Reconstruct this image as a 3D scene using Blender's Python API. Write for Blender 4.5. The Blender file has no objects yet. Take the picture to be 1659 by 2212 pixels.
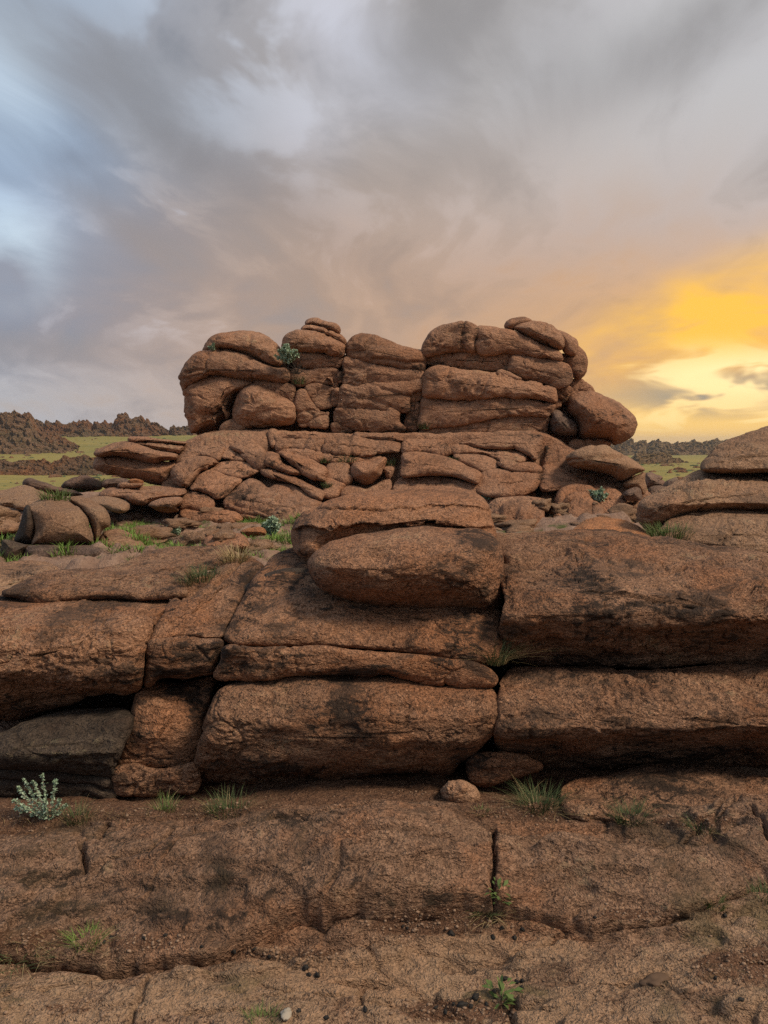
import bpy, math, random
import numpy as np
from mathutils import Vector

random.seed(7)
rng = np.random.default_rng(7)
R = math.radians
scene = bpy.context.scene
col = scene.collection

# ------------------------------------------------------------------ camera
F, CX, CY, CAMZ, PITCH = 1671.0, 829.5, 1106.0, 1.6, R(5.0)
cam = bpy.data.cameras.new('camera')
cam.sensor_fit = 'VERTICAL'; cam.sensor_height = 36.0; cam.lens = 36.0 * F / 2212.0
cam.clip_start = 0.05; cam.clip_end = 6000.0
cam_o = bpy.data.objects.new('camera', cam); col.objects.link(cam_o)
cam_o.location = (0, 0, CAMZ); cam_o.rotation_euler = (R(90) - PITCH, 0, 0)
scene.camera = cam_o

# ------------------------------------------------------------------ exposure
scene.view_settings.view_transform = 'Standard'
scene.view_settings.look = 'None'
scene.view_settings.exposure = 0.0
scene.view_settings.gamma = 1.0
scene.view_settings.use_curve_mapping = False

scene.cycles.max_bounces = 4; scene.cycles.diffuse_bounces = 2; scene.cycles.glossy_bounces = 1; scene.cycles.transmission_bounces = 1
scene.cycles.use_denoising = False; scene.cycles.caustics_reflective = False; scene.cycles.caustics_refractive = False

# ------------------------------------------------------------------ node helpers
class NT:
    def __init__(s, tree): s.t = tree; s.n = tree.nodes; s.l = tree.links
    def new(s, typ, **kw):
        nd = s.n.new(typ)
        for k, v in kw.items(): setattr(nd, k, v)
        return nd
    def put(s, sock, v):
        if hasattr(v, 'is_output') or isinstance(v, bpy.types.NodeSocket): s.l.new(v, sock)
        else:
            if isinstance(v, (tuple, list)) and len(v) == 3 and sock.type == 'RGBA': v = (*v, 1.0)
            sock.default_value = v
    def m(s, op, a, b=0.0, c=0.0, clamp=False):
        nd = s.new('ShaderNodeMath', operation=op, use_clamp=clamp)
        s.put(nd.inputs[0], a); s.put(nd.inputs[1], b)
        if op in ('MULTIPLY_ADD', 'SMOOTH_MIN', 'SMOOTH_MAX'): s.put(nd.inputs[2], c)
        return nd.outputs[0]
    def ss(s, x, a, b, lo=0.0, hi=1.0):
        nd = s.new('ShaderNodeMapRange', interpolation_type='SMOOTHSTEP')
        s.put(nd.inputs['Value'], x); s.put(nd.inputs['From Min'], a); s.put(nd.inputs['From Max'], b)
        s.put(nd.inputs['To Min'], lo); s.put(nd.inputs['To Max'], hi)
        return nd.outputs[0]
    def mix(s, f, a, b, blend='MIX'):
        nd = s.new('ShaderNodeMix', data_type='RGBA', blend_type=blend)
        s.put(nd.inputs[0], f); s.put(nd.inputs[6], a); s.put(nd.inputs[7], b)
        return nd.outputs[2]
    def noise(s, vec, scale, detail=4.0, rough=0.55, dist=0.0, w=None):
        nd = s.new('ShaderNodeTexNoise', noise_dimensions='4D' if w is not None else '3D')
        s.put(nd.inputs['Vector'], vec); nd.inputs['Scale'].default_value = scale
        nd.inputs['Detail'].default_value = detail; nd.inputs['Roughness'].default_value = rough
        nd.inputs['Distortion'].default_value = dist
        if w is not None: nd.inputs['W'].default_value = w
        return nd.outputs['Fac']
    def vmul(s, v, k):
        nd = s.new('ShaderNodeVectorMath', operation='MULTIPLY'); s.put(nd.inputs[0], v); nd.inputs[1].default_value = k
        return nd.outputs[0]

def view_dir(px, py):
    xc = (px - CX) / F; zc = (CY - py) / F
    v = Vector((xc, math.cos(PITCH) + zc * math.sin(PITCH), -math.sin(PITCH) + zc * math.cos(PITCH))).normalized()
    return math.atan2(v.x, v.y), math.asin(v.z)

# ------------------------------------------------------------------ sun and sky
SUN_AZ, SUN_EL = R(116), R(48)      # azimuth from +Y towards +X
world = bpy.data.worlds.new('World'); scene.world = world; world.use_nodes = True
def build_sky():
    N = NT(world.node_tree); N.n.clear()
    out = N.new('ShaderNodeOutputWorld'); bg = N.new('ShaderNodeBackground')
    N.l.new(bg.outputs[0], out.inputs[0])
    tc = N.new('ShaderNodeTexCoord').outputs['Generated']
    sep = N.new('ShaderNodeSeparateXYZ'); N.l.new(tc, sep.inputs[0])
    x, y, z = sep.outputs
    az = N.m('ARCTAN2', x, y); el = N.m('ARCSINE', z)
    zc = N.m('MAXIMUM', z, 0.0)
    k = N.m('DIVIDE', 1.0, N.m('ADD', zc, 0.26))
    cb = N.new('ShaderNodeCombineXYZ')
    N.put(cb.inputs[0], N.m('MULTIPLY', x, k)); N.put(cb.inputs[1], N.m('MULTIPLY', y, k)); N.put(cb.inputs[2], CLOUD_SEED)
    p = cb.outputs[0]
    cv = N.new('ShaderNodeCombineXYZ'); N.put(cv.inputs[0], az); N.put(cv.inputs[1], el)
    plane = {0: (cv.outputs[0], 1.0, 0.0)}
    for dg in (-28, 18):
        vr = N.new('ShaderNodeVectorRotate', rotation_type='Z_AXIS'); N.put(vr.inputs['Vector'], cv.outputs[0]); vr.inputs['Angle'].default_value = R(-dg); plane[dg] = (vr.outputs[0], math.cos(R(-dg)), math.sin(R(-dg)))
    def lobe(px, py, sa, se, rot=0):
        rot = 0 if abs(rot) < 9 else (18 if rot > 0 else -28); src, c_, s_ = plane[rot]
        a0, e0 = view_dir(px, py); a1, e1 = a0 * c_ - e0 * s_, a0 * s_ + e0 * c_
        nd = N.new('ShaderNodeVectorMath', operation='MULTIPLY_ADD'); N.put(nd.inputs[0], src); nd.inputs[1].default_value = (1 / sa, 1 / se, 0); nd.inputs[2].default_value = (-a1 / sa, -e1 / se, 0)
        ln = N.new('ShaderNodeVectorMath', operation='LENGTH'); N.l.new(nd.outputs[0], ln.inputs[0])
        return N.ss(ln.outputs['Value'], 1.75, 0.0)
    # clouds: a domain-warped flat deck
    wn = N.new('ShaderNodeTexNoise'); N.put(wn.inputs['Vector'], p); wn.inputs['Scale'].default_value = 1.3; wn.inputs['Detail'].default_value = 2.0
    wv = N.new('ShaderNodeVectorMath', operation='MULTIPLY_ADD'); N.put(wv.inputs[0], wn.outputs['Color']); wv.inputs[1].default_value = (0.5, 0.8, 0.0); N.put(wv.inputs[2], p)
    pw = N.vmul(wv.outputs[0], (1.0, 0.62, 1.0))
    n1 = N.noise(pw, 2.3, 3.0, 0.5, 0.0)
    n2 = N.noise(pw, 6.5, 4.0, 0.58, 0.0)
    cl = N.m('ADD', N.m('MULTIPLY', n1, 0.64), N.m('MULTIPLY', n2, 0.36))
    thick = N.ss(cl, 0.43, 0.60)                      # 0 = bright thin cloud, 1 = dark thick
    # hue across the sky
    t = N.ss(az, -0.50, 0.0)
    c = N.mix(t, (0.30, 0.385, 0.52), (0.45, 0.435, 0.44))
    c = N.mix(N.m('MULTIPLY', lobe(700, 430, 0.30, 0.22), 0.6), c, (0.37, 0.32, 0.295))
    light = N.mix(t, (0.50, 0.66, 0.86), (0.64, 0.63, 0.67))
    dark = N.mix(t, (0.20, 0.26, 0.36), (0.29, 0.27, 0.265))
    c = N.mix(N.m('MULTIPLY', N.ss(thick, 0.5, 1.0), 0.80), c, dark)
    c = N.mix(N.m('MULTIPLY', N.ss(thick, 0.5, 0.0), 0.75), c, light)
    # openings and banks of the deck
    wob = N.m('MULTIPLY_ADD', N.m('SUBTRACT', cl, 0.5), -4.0, 1.0)
    for (px, py, sa, se, rot, cc, st) in ((800, 130, .10, .05, -20, (.68, .70, .80), .85), (340, 250, .10, .045, -35, (.60, .66, .76), .85), (40, 360, .10, .12, 0, (.47, .62, .82), .7), (690, 270, .05, .05, 0, (.62, .64, .72), .6),
                                          (20, 545, .05, .05, 0, (.62, .80, .95), 1.0), (10, 150, .06, .06, 0, (.60, .72, .84), .9), (1380, 260, .28, .14, 0, (.58, .57, .575), .85), (150, 850, .35, .05, 0, (.45, .48, .53), .7), (1500, 30, .12, .03, 20, (.62, .62, .63), .8)):
        c = N.mix(N.m('MULTIPLY', N.m('MULTIPLY', lobe(px, py, sa, se, rot), st), wob, clamp=True), c, cc)
    wob2 = N.m('MULTIPLY_ADD', N.m('SUBTRACT', cl, 0.5), 4.0, 1.0)
    for (px, py, sa, se, rot, cc, st) in ((420, 330, .26, .035, -30, (.255, .26, .285), .8), (250, 130, .22, .06, -20, (.29, .30, .33), .7), (1480, 80, .12, .035, 22, (.33, .32, .325), .8), (200, 760, .25, .02, 0, (.25, .285, .345), .7), (950, 60, .12, .05, 10, (.33, .32, .325), .6),
                                          (10, 600, .03, .03, 0, (.28, .34, .44), .9), (380, 560, .12, .02, -12, (.28, .285, .315), .7), (1000, 340, .25, .05, 12, (.37, .345, .335), .6), (1200, 120, .08, .05, 30, (.36, .35, .355), .6)):
        c = N.mix(N.m('MULTIPLY', N.m('MULTIPLY', lobe(px, py, sa, se, rot), st), wob2, clamp=True), c, cc)
    # warmth spreading from the hidden low sun on the right
    ripple = N.m('MULTIPLY_ADD', N.m('SUBTRACT', cl, 0.5), -2.4, 1.0)
    c = N.mix(N.m('MULTIPLY', N.m('MULTIPLY', lobe(1060, 780, 0.50, 0.185), 0.92), ripple, clamp=True), c, (0.60, 0.37, 0.225))
    c = N.mix(N.m('MULTIPLY', N.m('MULTIPLY', lobe(1580, 790, 0.24, 0.105), 0.90), ripple, clamp=True), c, (0.94, 0.50, 0.165))
    ae = N.new('ShaderNodeCombineXYZ'); N.put(ae.inputs[0], az); N.put(ae.inputs[1], N.m('MULTIPLY', el, 3.0)); N.put(ae.inputs[2], 2.2)
    nb = N.noise(ae.outputs[0], 9.0, 3.0, 0.55, 0.5)
    c = N.mix(N.m('MULTIPLY', N.m('MULTIPLY', lobe(1550, 705, 0.16, 0.056, 14), N.m('MULTIPLY_ADD', N.m('SUBTRACT', nb, 0.5), 3.0, 1.0)), ripple, clamp=True), c, (1.16, 0.64, 0.08))
    # broken pale bands, a grey bank and the open yellow strip along the horizon
    c = N.mix(N.m('MULTIPLY', lobe(1520, 915, 0.30, 0.032), 0.95), c, (1.2, 0.74, 0.19))
    c = N.mix(N.m('MULTIPLY', N.m('MULTIPLY', N.ss(nb, 0.40, 0.58), lobe(1610, 815, 0.17, 0.033, 8)), 1.15, clamp=True), c, (1.35, 1.0, 0.46))
    c = N.mix(N.m('MULTIPLY', N.m('MULTIPLY', N.ss(nb, 0.58, 0.42), lobe(1600, 850, 0.12, 0.022, 3)), 1.4, clamp=True), c, (0.44, 0.36, 0.25))
    c = N.mix(N.m('MULTIPLY', N.m('MULTIPLY', N.ss(nb, 0.50, 0.60), lobe(1500, 900, 0.25, 0.03)), 0.6), c, (1.3, 0.98, 0.42))
    # the clear sky over the deck (only a faint tint comes through)
    sky = N.new('ShaderNodeTexSky', sky_type='NISHITA', sun_disc=False)
    sky.sun_elevation = SUN_EL; sky.sun_rotation = SUN_AZ; sky.altitude = 1200
    skc = N.mix(1.0, sky.outputs[0], (0.05, 0.05, 0.05), 'MULTIPLY')
    c = N.mix(0.06, c, skc)
    # below the horizon: earth tone
    c = N.mix(N.ss(z, -0.02, -0.12), c, (0.10, 0.075, 0.05))
    N.put(bg.inputs[0], c); bg.inputs[1].default_value = 1.0
    world.cycles.sampling_method = 'MANUAL'; world.cycles.sample_map_resolution = 256
CLOUD_SEED = 3.7
build_sky()

sun = bpy.data.lights.new('sun', 'SUN'); sun.energy = 3.1; sun.angle = R(16); sun.color = (1.0, 0.85, 0.68)
sun_o = bpy.data.objects.new('sun', sun); col.objects.link(sun_o)
sd = Vector((math.sin(SUN_AZ) * math.cos(SUN_EL), math.cos(SUN_AZ) * math.cos(SUN_EL), math.sin(SUN_EL)))
sun_o.rotation_euler = sd.to_track_quat('Z', 'Y').to_euler()

# ------------------------------------------------------------------ numpy noise
TAB = rng.random((64, 64, 64)).astype(np.float32)
def vnoise(p):
    i = np.floor(p).astype(np.int64); f = (p - i).astype(np.float32); u = f * f * (3 - 2 * f)
    x0, y0, z0 = (i[:, 0] & 63), (i[:, 1] & 63), (i[:, 2] & 63)
    x1, y1, z1 = (x0 + 1) & 63, (y0 + 1) & 63, (z0 + 1) & 63
    ux, uy, uz = u[:, 0], u[:, 1], u[:, 2]
    a = TAB[x0, y0, z0] * (1 - ux) + TAB[x1, y0, z0] * ux
    b = TAB[x0, y1, z0] * (1 - ux) + TAB[x1, y1, z0] * ux
    c = TAB[x0, y0, z1] * (1 - ux) + TAB[x1, y0, z1] * ux
    d = TAB[x0, y1, z1] * (1 - ux) + TAB[x1, y1, z1] * ux
    return ((a * (1 - uy) + b * uy) * (1 - uz) + (c * (1 - uy) + d * uy) * uz) * 2 - 1
def fbm(p, octv=4, gain=0.5, lac=2.03):
    s = 0; a = 1.0; q = np.array(p, dtype=np.float64)
    for o in range(octv):
        s = s + a * vnoise(q); q = q * lac + 17.3; a *= gain
    return s
def worley(p, want2=False):
    i = np.floor(p).astype(np.int64); f1 = np.full(len(p), 9.0); f2 = np.full(len(p), 9.0)
    for dx in (-1, 0, 1):
        for dy in (-1, 0, 1):
            for dz in (-1, 0, 1):
                c = i + np.array([dx, dy, dz]); a, b, d = c[:, 0] & 63, c[:, 1] & 63, c[:, 2] & 63
                q = c + np.stack([TAB[a, b, d], TAB[b, d, a], TAB[d, a, b]], 1) - p
                r = np.sqrt((q * q).sum(1)); n = np.minimum(f1, r); f2 = np.minimum(f2, np.maximum(f1, r)); f1 = n
    return (f1, f2) if want2 else f1
def sstep(a, b, x):
    t = np.clip((x - a) / (b - a), 0, 1); return t * t * (3 - 2 * t)

def at(px, py, Y):
    px = np.asarray(px, float); py = np.asarray(py, float); Y = np.asarray(Y, float)
    xc = (px - CX) / F; zc = (CY - py) / F
    dy = math.cos(PITCH) + zc * math.sin(PITCH); dz = -math.sin(PITCH) + zc * math.cos(PITCH)
    t = Y / dy
    return np.stack([xc * t, Y + 0 * t, CAMZ + dz * t], -1)

# ------------------------------------------------------------------ mesh helpers
def link_mesh(name, V, Fc, mat, parent=None, smooth=True, attrs=None):
    me = bpy.data.meshes.new(name)
    if isinstance(Fc, np.ndarray):
        n, k = Fc.shape
        me.vertices.add(len(V)); me.vertices.foreach_set('co', np.asarray(V, np.float32).ravel())
        me.loops.add(n * k); me.loops.foreach_set('vertex_index', Fc.astype(np.int32).ravel())
        me.polygons.add(n); me.polygons.foreach_set('loop_start', np.arange(0, n * k, k, dtype=np.int32))
        me.update(calc_edges=True)
    else:
        me.from_pydata([tuple(v) for v in V], [], Fc)
    if smooth: me.polygons.foreach_set('use_smooth', np.ones(len(me.polygons), dtype=bool))
    for k, a in (attrs or {}).items():
        at_ = me.attributes.new(k, 'FLOAT', 'POINT'); at_.data.foreach_set('value', np.asarray(a, np.float32))
    me.validate(); me.update()
    if mat: me.materials.append(mat)
    o = bpy.data.objects.new(name, me); col.objects.link(o)
    if parent:
        o.parent = parent; o.matrix_parent_inverse = parent.matrix_world.inverted()
    return o
def tag(o, label=None, cat=None, group=None, kind=None):
    if label: o['label'] = label
    if cat: o['category'] = cat
    if group: o['group'] = group
    if kind: o['kind'] = kind
    return o
def empty(name, loc=(0, 0, 0)):
    o = bpy.data.objects.new(name, None); col.objects.link(o); o.location = loc; o.empty_display_size = 0.1
    bpy.context.view_layer.update()
    return o

def catmull(P, n):
    P = np.asarray(P, float); m = len(P)
    out = []
    for i in range(m):
        p0, p1, p2, p3 = P[i - 1], P[i], P[(i + 1) % m], P[(i + 2) % m]
        t = np.linspace(0, 1, 12, endpoint=False)[:, None]
        out.append(0.5 * ((2 * p1) + (-p0 + p2) * t + (2 * p0 - 5 * p1 + 4 * p2 - p3) * t ** 2 + (-p0 + 3 * p1 - 3 * p2 + p3) * t ** 3))
    Q = np.concatenate(out); Qc = np.vstack([Q, Q[:1]])
    L = np.r_[0, np.cumsum(np.hypot(*np.diff(Qc, axis=0).T))]
    if n is None: return Q, L[-1]
    s = np.linspace(0, L[-1], n, endpoint=False)
    return np.stack([np.interp(s, L, Qc[:, 0]), np.interp(s, L, Qc[:, 1])], 1)
def seg_dist(P, A, B):
    out = np.full(len(P), 1e9)
    for a, b in zip(A, B):
        d = b - a; L2 = max((d * d).sum(), 1e-9)
        t = np.clip(((P - a) @ d) / L2, 0, 1)
        q = P - a - t[:, None] * d
        out = np.minimum(out, (q * q).sum(1))
    return np.sqrt(out)
def poly_dist(P, line, jitter=0.0, seed=0):
    line = np.asarray(line, float)
    L = np.r_[0, np.cumsum(np.hypot(*np.diff(line, axis=0).T))]
    n = max(2, int(L[-1] / 8)); s = np.linspace(0, L[-1], n)
    q = np.stack([np.interp(s, L, line[:, 0]), np.interp(s, L, line[:, 1])], 1)
    if jitter:
        z = np.stack([q[:, 0] * 0.05, q[:, 1] * 0.05, np.full(n, seed * 3.7)], 1)
        q[:, 1] += jitter * fbm(z, 3); q[:, 0] += jitter * fbm(z + 31.7, 3)
    lo = q.min(0) - 40; hi = q.max(0) + 40
    m = ((P > lo) & (P < hi)).all(1); out = np.full(len(P), 1e6)
    if m.any(): out[m] = seg_dist(P[m], q[:-1], q[1:])
    return out
def vert_normals(V, Fq):
    a = V[Fq[:, 2]] - V[Fq[:, 0]]; b = V[Fq[:, 3]] - V[Fq[:, 1]]
    fn = np.cross(a, b); n = np.zeros_like(V)
    for k in range(4): 
        for c in range(3): n[:, c] += np.bincount(Fq[:, k], fn[:, c], len(V))
    return n / np.maximum(np.linalg.norm(n, axis=1, keepdims=True), 1e-12)

# sheets: enlarged views of the photograph the outlines were measured on -> (x0, y0, step)
SH = {'1': (365.0, 663.6, .34), '2': (829.5, 663.6, .36), '3': (0, 862.7, .28), '4': (1194.5, 895.9, .28), '5': (0, 1128.1, .4), '6': (398.2, 1028.6, .44),
      '7': (995.4, 1094.9, .4), '8': (0, 1592.6, .5), '9': (829.5, 1592.6, .5), 'A': (199.1, 915.8, .32), 'B': (663.6, 915.8, .32), 'C': (1128.1, 929.0, .32), 'D': (0, 995.4, .32), 'P': (0, 0, 1)}
def sh(s, pts):
    ox, oy, k = SH[s]; p = np.asarray(pts, float); return np.stack([ox + p[:, 0] * k, oy + p[:, 1] * k], 1)
APRON = [(900, 18.25), (925, 18.05), (960, 17.75), (1000, 17.3), (1050, 16.6), (1100, 15.9), (1150, 15.0), (1200, 13.5)]
STAINS = []      # (px, py, rx, ry, strength) on the photograph, per zone
def stain_field(P, zone):
    s = np.zeros(len(P))
    for (z, px, py, rx, ry, st, rot) in STAINS:
        if z != zone: continue
        c, n = math.cos(rot), math.sin(rot); d = P - (px, py)
        u = (d[:, 0] * c + d[:, 1] * n) / rx; v = (-d[:, 0] * n + d[:, 1] * c) / ry
        s = np.maximum(s, st * np.exp(-(u * u + v * v)))
    return s
seedc = [0]
def rock(name, sheet, pts, depth, T, Rr, mat, parent=None, cracks=0.0, bulge=0.0, scale=1.0, step=2.6, grooves=(), steps=(), zone=None, amp=1.0, xs=0.0, jit=1.2, back=0.86, grow=0.0, pw=2.0, tint=None):
    """A closed, rounded rock body: measured front outline, real distance and thickness in metres."""
    seedc[0] += 1; sd = seedc[0]
    P = sh(sheet, pts); _, per = catmull(P, None)
    n = int(np.clip(per / step, 24, 1100))
    O = catmull(P, n); c0 = O.mean(0)
    area = 0.5 * np.sum(O[:, 0] * np.roll(O[:, 1], -1) - np.roll(O[:, 0], -1) * O[:, 1])
    if area < 0: O = O[::-1].copy()
    c0 = O.mean(0)
    # main axis -> spine
    C = np.cov((O - c0).T); w, ev = np.linalg.eigh(C); ax = ev[:, 1]; t = (O - c0) @ ax; u = (O - c0) @ ev[:, 0]
    Lh, Wh = (t.max() - t.min()) / 2, (u.max() - u.min()) / 2; c0 = c0 + ax * (t.max() + t.min()) / 2 * 0.7
    hl = max(0.0, Lh - Wh) * 0.8
    # small wobble of the outline
    z = np.stack([O[:, 0] * 0.035, O[:, 1] * 0.035, np.full(n, sd * 5.1)], 1)
    nrm = np.roll(O, -1, 0) - np.roll(O, 1, 0); nrm = np.stack([nrm[:, 1], -nrm[:, 0]], 1); nrm /= np.linalg.norm(nrm, axis=1, keepdims=True) + 1e-9
    O = O + nrm * (grow + jit * fbm(z, 3))[:, None]
    S = c0 + ax * np.clip((O - c0) @ ax, -hl, hl)[:, None]
    nr = int(np.clip(Wh / step, 5, 150))
    sr = 1 - (1 - np.linspace(0.03, 1, nr)) ** 1.35
    ring2 = S[None] + (O - S)[None] * sr[:, None, None]
    P2 = ring2.reshape(-1, 2)
    dist = seg_dist(P2, O, np.roll(O, -1, 0)); dist[-n:] = 0
    if np.isscalar(depth): Yp = np.full(len(P2), float(depth)); Y0 = float(depth)
    else:
        off = 0.0
        if isinstance(depth, tuple): prof = [(r, y + depth[1]) for r, y in depth[0]]
        else:
            prof = [(SH[sheet][1] + r * SH[sheet][2], y) for r, y in depth]
        rr, yy = zip(*sorted(prof)); rows = np.linspace(rr[0] - 60, rr[-1] + 60, 400); tb = np.interp(rows, rr, yy)
        kx = np.exp(-np.linspace(-2, 2, 31) ** 2); kx /= kx.sum(); tb = np.convolve(np.pad(tb, 15, mode='edge'), kx, mode='valid')
        Yp = np.interp(P2[:, 1], rows, tb); Y0 = float(np.mean(Yp))
    Yp = Yp + xs * (P2[:, 0] - c0[0])
    pxm = Y0 / F
    dm = dist * pxm; tt = np.clip(1 - dm / Rr, 0, 1)
    Yp = Yp + Rr * (1 - (1 - tt ** pw) ** (1 / pw))
    if bulge: Yp = Yp - bulge * np.repeat((1 - sr ** 2) ** .8, n)
    gd = np.zeros(len(P2)); gst = np.zeros(len(P2))
    for gi, g in enumerate(grooves):
        line, wpx, dep = g[0], g[1], g[2]
        d = poly_dist(P2, sh(sheet, line), jitter=wpx * 0.9, seed=sd + gi)
        gd += dep * np.exp(-(d / wpx) ** 2)
    for stp in steps:                       # ledges: what lies below (sign>0) or above (sign<0) the line steps back
        line = sh(sheet, stp[0]); wpx, dep, sgn = stp[1], stp[2], stp[3]
        jl = np.interp(P2[:, 0], line[:, 0], line[:, 1]) + wpx * 1.2 * fbm(np.stack([P2[:, 0] * .03, 0 * P2[:, 0], np.full(len(P2), sd)], 1), 3)
        fade = sstep(line[0, 0] - 1, line[0, 0] + 40, P2[:, 0]) * (1 - sstep(line[-1, 0] - 40, line[-1, 0] + 1, P2[:, 0])) if len(stp) < 5 else 1.0
        away = stp[5] if len(stp) > 5 else 90.0
        dy = (P2[:, 1] - jl) * sgn
        Yp = Yp + dep * fade * sstep(-wpx * .3, wpx, dy) * (1 - sstep(away * .4, away, dy))
    Vf = at(P2[:, 0], P2[:, 1], Yp)
    # back
    nb = max(6, nr // 4); rings = [Vf]; Ye = Yp[-n:]
    for j in range(1, nb + 1):
        a = j / nb
        kk = back + (1 - back) * math.sqrt(max(0, 1 - a ** 2)) if a < 1 else back * 0.55
        Yb = Ye + (np.mean(Ye) + T - Ye) * (math.sin(a * math.pi / 2) if a < 1 else 1.0) * (1.0 if a < 1 else 1.03)
        q = S + (O - S) * (kk * Ye / Yb)[:, None] if a < 1 else S + (O - S) * (kk * Ye / Yb)[:, None]
        rings.append(at(q[:, 0], q[:, 1], Yb))
    V = np.concatenate(rings); tot = nr + nb
    i = np.arange(n); k = (i + 1) % n
    Fq = np.concatenate([np.stack([r * n + i, r * n + k, (r + 1) * n + k, (r + 1) * n + i], 1) for r in range(tot - 1)])
    N = vert_normals(V, Fq)
    if N[:n, 1].mean() > 0: Fq = Fq[:, ::-1].copy(); N = -N; flip = True
    else: flip = False
    s = scale; q = V + np.array([0, 0, sd * 0.37])
    str_ = fbm(q * np.array([.7, .7, 3.0]) / (1.0 * s), 4); m1 = fbm(q / (.8 * s) + 50, 2); m2 = fbm(q / (1.1 * s) + 80, 2)
    ter = fbm(q * np.array([.8, .8, 1.7]) / (.55 * s) + 23, 4) * 2.4; ter = np.floor(ter) + sstep(.38, .62, ter - np.floor(ter))
    chip = np.abs(fbm(q * np.array([1, 1, 1.5]) / (.30 * s) + 61, 3))
    dsp = amp * s * (0.085 * fbm(q / (1.1 * s), 3) + 0.022 * str_ + 0.026 * fbm(q / (0.20 * s) + 9, 4) * (0.4 + 0.6 * sstep(-.3, .5, m1)))
    dsp += amp * s * (.030 * ter * sstep(-.35, .25, m2) - .050 * np.clip(1 - chip * 8, 0, 1) * sstep(-.1, .35, m1))
    dsp -= amp * s * 0.045 * np.clip(1 - np.abs(str_) * 16, 0, 1) * sstep(-.1, .3, m2)
    gfull = np.zeros(len(V))
    if cracks:
        Q = V[:len(P2)]; wq = Q + np.stack([fbm(Q / (.5 * s) + 5, 3), fbm(Q / (.5 * s) + 35, 3), fbm(Q / (.5 * s) + 65, 3)], 1) * .12 * s
        c1, c2 = worley(wq * np.array([.55, .55, 1.0]) / (.62 * s) + 3.3 + sd, True)
        gd = gd + cracks * s * np.clip(1 - (c2 - c1) * 15, 0, 1) * sstep(-.05, .3, fbm(Q / (1.3 * s) + 120 + sd, 2))
    gfull[:len(P2)] = gd
    edge = np.ones(len(V)); edge[:len(P2)] = 0.25 + 0.75 * np.clip(dm / (Rr * 0.6), 0, 1); edge[len(P2):] = .3
    V = V + N * (dsp * edge - gfull)[:, None]
    st = np.zeros(len(V))
    if zone: st[:len(P2)] = stain_field(P2, zone)
    faces = Fq.tolist()
    cap1 = list(range(n)); cap2 = list(range((tot - 1) * n, tot * n))
    if flip: cap1 = cap1
    faces.append(cap1[::-1] if not flip else cap1); faces.append(cap2 if not flip else cap2[::-1])
    me = bpy.data.meshes.new(name); me.from_pydata(V.tolist(), [], faces)
    me.polygons.foreach_set('use_smooth', np.ones(len(me.polygons), dtype=bool))
    a_ = me.attributes.new('stain', 'FLOAT', 'POINT'); a_.data.foreach_set('value', st.astype(np.float32))
    me.materials.append(mat); me.update()
    o = bpy.data.objects.new(name, me); col.objects.link(o)
    if parent is not None:
        o.parent = parent; o.matrix_parent_inverse = parent.matrix_world.inverted()
    return o

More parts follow.
